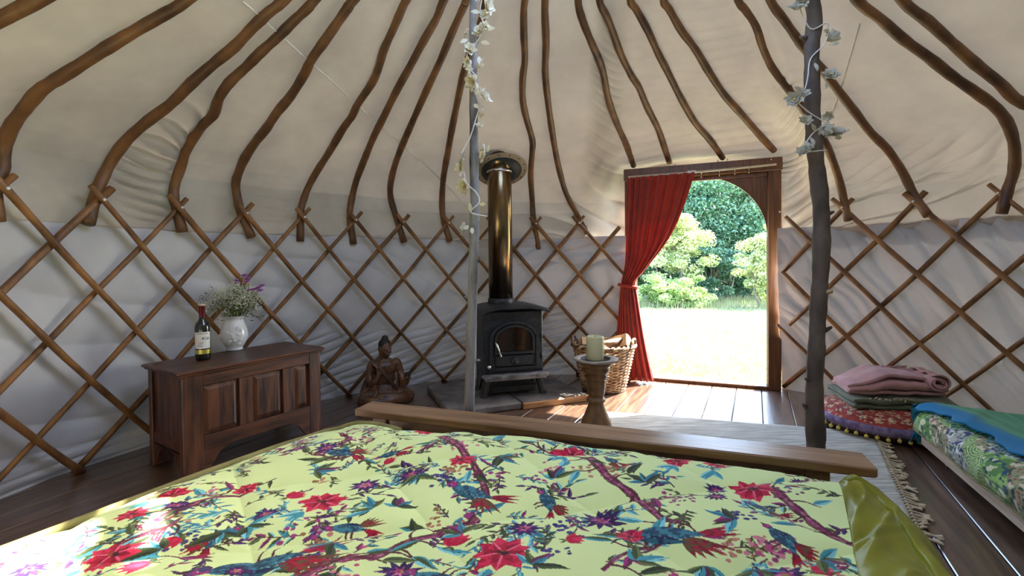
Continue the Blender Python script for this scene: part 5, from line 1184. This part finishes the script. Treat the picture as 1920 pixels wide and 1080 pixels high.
def tree(name, label, cat, base, crown_c, rad, nclump, nleaf, leaf, m, seed, trunk=.12, stems=1, shell=.75):
    rs = np.random.RandomState(seed); t = thing(name, label, cat, V(base))
    u = rs.randn(nclump, 3); u /= np.linalg.norm(u, axis=1)[:, None]; cl = u*(shell+(1-shell)*rs.rand(nclump, 1))*np.array(rad)*(.85+.3*rs.rand(nclump, 1))
    cl = cl+np.array(crown_c); cr = np.mean(rad)*(.16+.14*rs.rand(nclump))
    i = rs.randint(0, nclump, nleaf); d = rs.randn(nleaf, 3); d /= np.linalg.norm(d, axis=1)[:, None]
    c = cl[i]+d*(cr[i]*rs.rand(nleaf)**.4)[:, None]*np.array([1.15, 1.15, .7]); c = c[c[:, 2] > .02]; k = len(c)
    n_ = rs.randn(k, 3)*.6+np.array([0, -.15, .75]); n_ /= np.linalg.norm(n_, axis=1)[:, None]; a_ = np.cross(n_, rs.randn(k, 3)); a_ /= np.linalg.norm(a_, axis=1)[:, None]; b_ = np.cross(n_, a_)
    L_ = leaf*(.6+.8*rs.rand(k, 1)); Q = np.stack([c-a_*L_, c-b_*L_*.45+n_*L_*.12, c+a_*L_, c+b_*L_*.45+n_*L_*.12], 1)
    f = quads('foliage', Q, M[m], t); f['kind'] = 'stuff'
    mb = MB(); H_ = crown_c[2]
    for q in range(stems):
        a = 2*PI*q/max(stems, 1)+seed; o_ = V((math.cos(a), math.sin(a), 0))*(0 if stems == 1 else .12)
        top = V((crown_c[0]+math.cos(a)*rad[0]*(.1 if stems == 1 else .5), crown_c[1]+math.sin(a)*rad[1]*.3, H_)); mb.tube(catmull([o_-V((0, 0, .1)), o_*1.5+top*.4, top], 4), list(np.linspace(trunk, trunk*.35, 9)), 8)
        for j in range(4):
            e = cl[(j*7+q*3) % nclump]; mb.tube([top*.6, top*.5+V(e)*.5, V(e)], [trunk*.35, trunk*.22, trunk*.08], 6)
    mb.build('trunk', M['bark'], t); return t
def gp(px, y): return (ray(px, 500)[0]/ray(px, 500)[1]*y, y, GZ-.03)
tree('tree', 'tall dark green tree filling the upper doorway behind the pale shrub', 'tree', gp(1372, 17.2), (0, 0, 2.55), (3.0, 2.2, 2.45), 170, 80000, .062, 'leafdark', 201, .22)
tree('tree', 'dark tree at the left of the clearing behind the curtain edge', 'tree', gp(1235, 18.5), (0, 0, 2.6), (3.2, 2.2, 2.5), 130, 56000, .07, 'leafmid', 202, .22)
tree('tree', 'dark tree behind the bright bush by the right door post', 'tree', gp(1490, 18.5), (0, 0, 2.5), (3.0, 2.2, 2.4), 120, 46000, .07, 'leafmid', 203, .2)
tree('shrub', 'tall pale yellow green shrub left of the dark tree', 'shrub', gp(1262, 14.2), (0, 0, 1.75), (1.2, .8, 1.35), 90, 24000, .042, 'leafpale', 204, .05, 3, .2)
tree('shrub', 'low bright green bush at the foot of the pale shrub', 'shrub', gp(1262, 13.0), (0, 0, .42), (1.15, .55, .48), 70, 18000, .038, 'leaflow', 205, .03, 3, .2)
tree('shrub', 'bright pale bush standing beside the right door post', 'shrub', gp(1437, 13.2), (0, 0, 1.05), (.72, .6, 1.2), 80, 18000, .042, 'leafpale', 206, .04, 3, .2)
tree('shrub', 'mid green shrub in the shade below the tall dark tree', 'shrub', gp(1345, 15.0), (0, 0, .95), (1.15, .7, 1.05), 40, 15000, .05, 'leafdark', 207, .05, 3, .6)
rs = np.random.RandomState(77); n = 60000; al = rs.rand(n); X = -14+44*al; Y = 24+3*np.sin(X*.3)+rs.rand(n)*2.5; Z = GZ+(5.0+.7*np.sin(X*.9)+.5*np.sin(X*2.3))*rs.rand(n)**.8
c = np.stack([X, Y, Z], 1); a_ = rs.randn(n, 3); a_ /= np.linalg.norm(a_, axis=1)[:, None]; b_ = np.cross(a_, rs.randn(n, 3)); b_ /= np.linalg.norm(b_, axis=1)[:, None]; s_ = .16
tl = quads('treeline', np.stack([c-a_*s_, c-b_*s_*.5, c+a_*s_, c+b_*s_*.5], 1), M['leafdark']); tag(tl, 'dense dark wood closing the meadow far behind the trees', 'trees', kind='stuff')
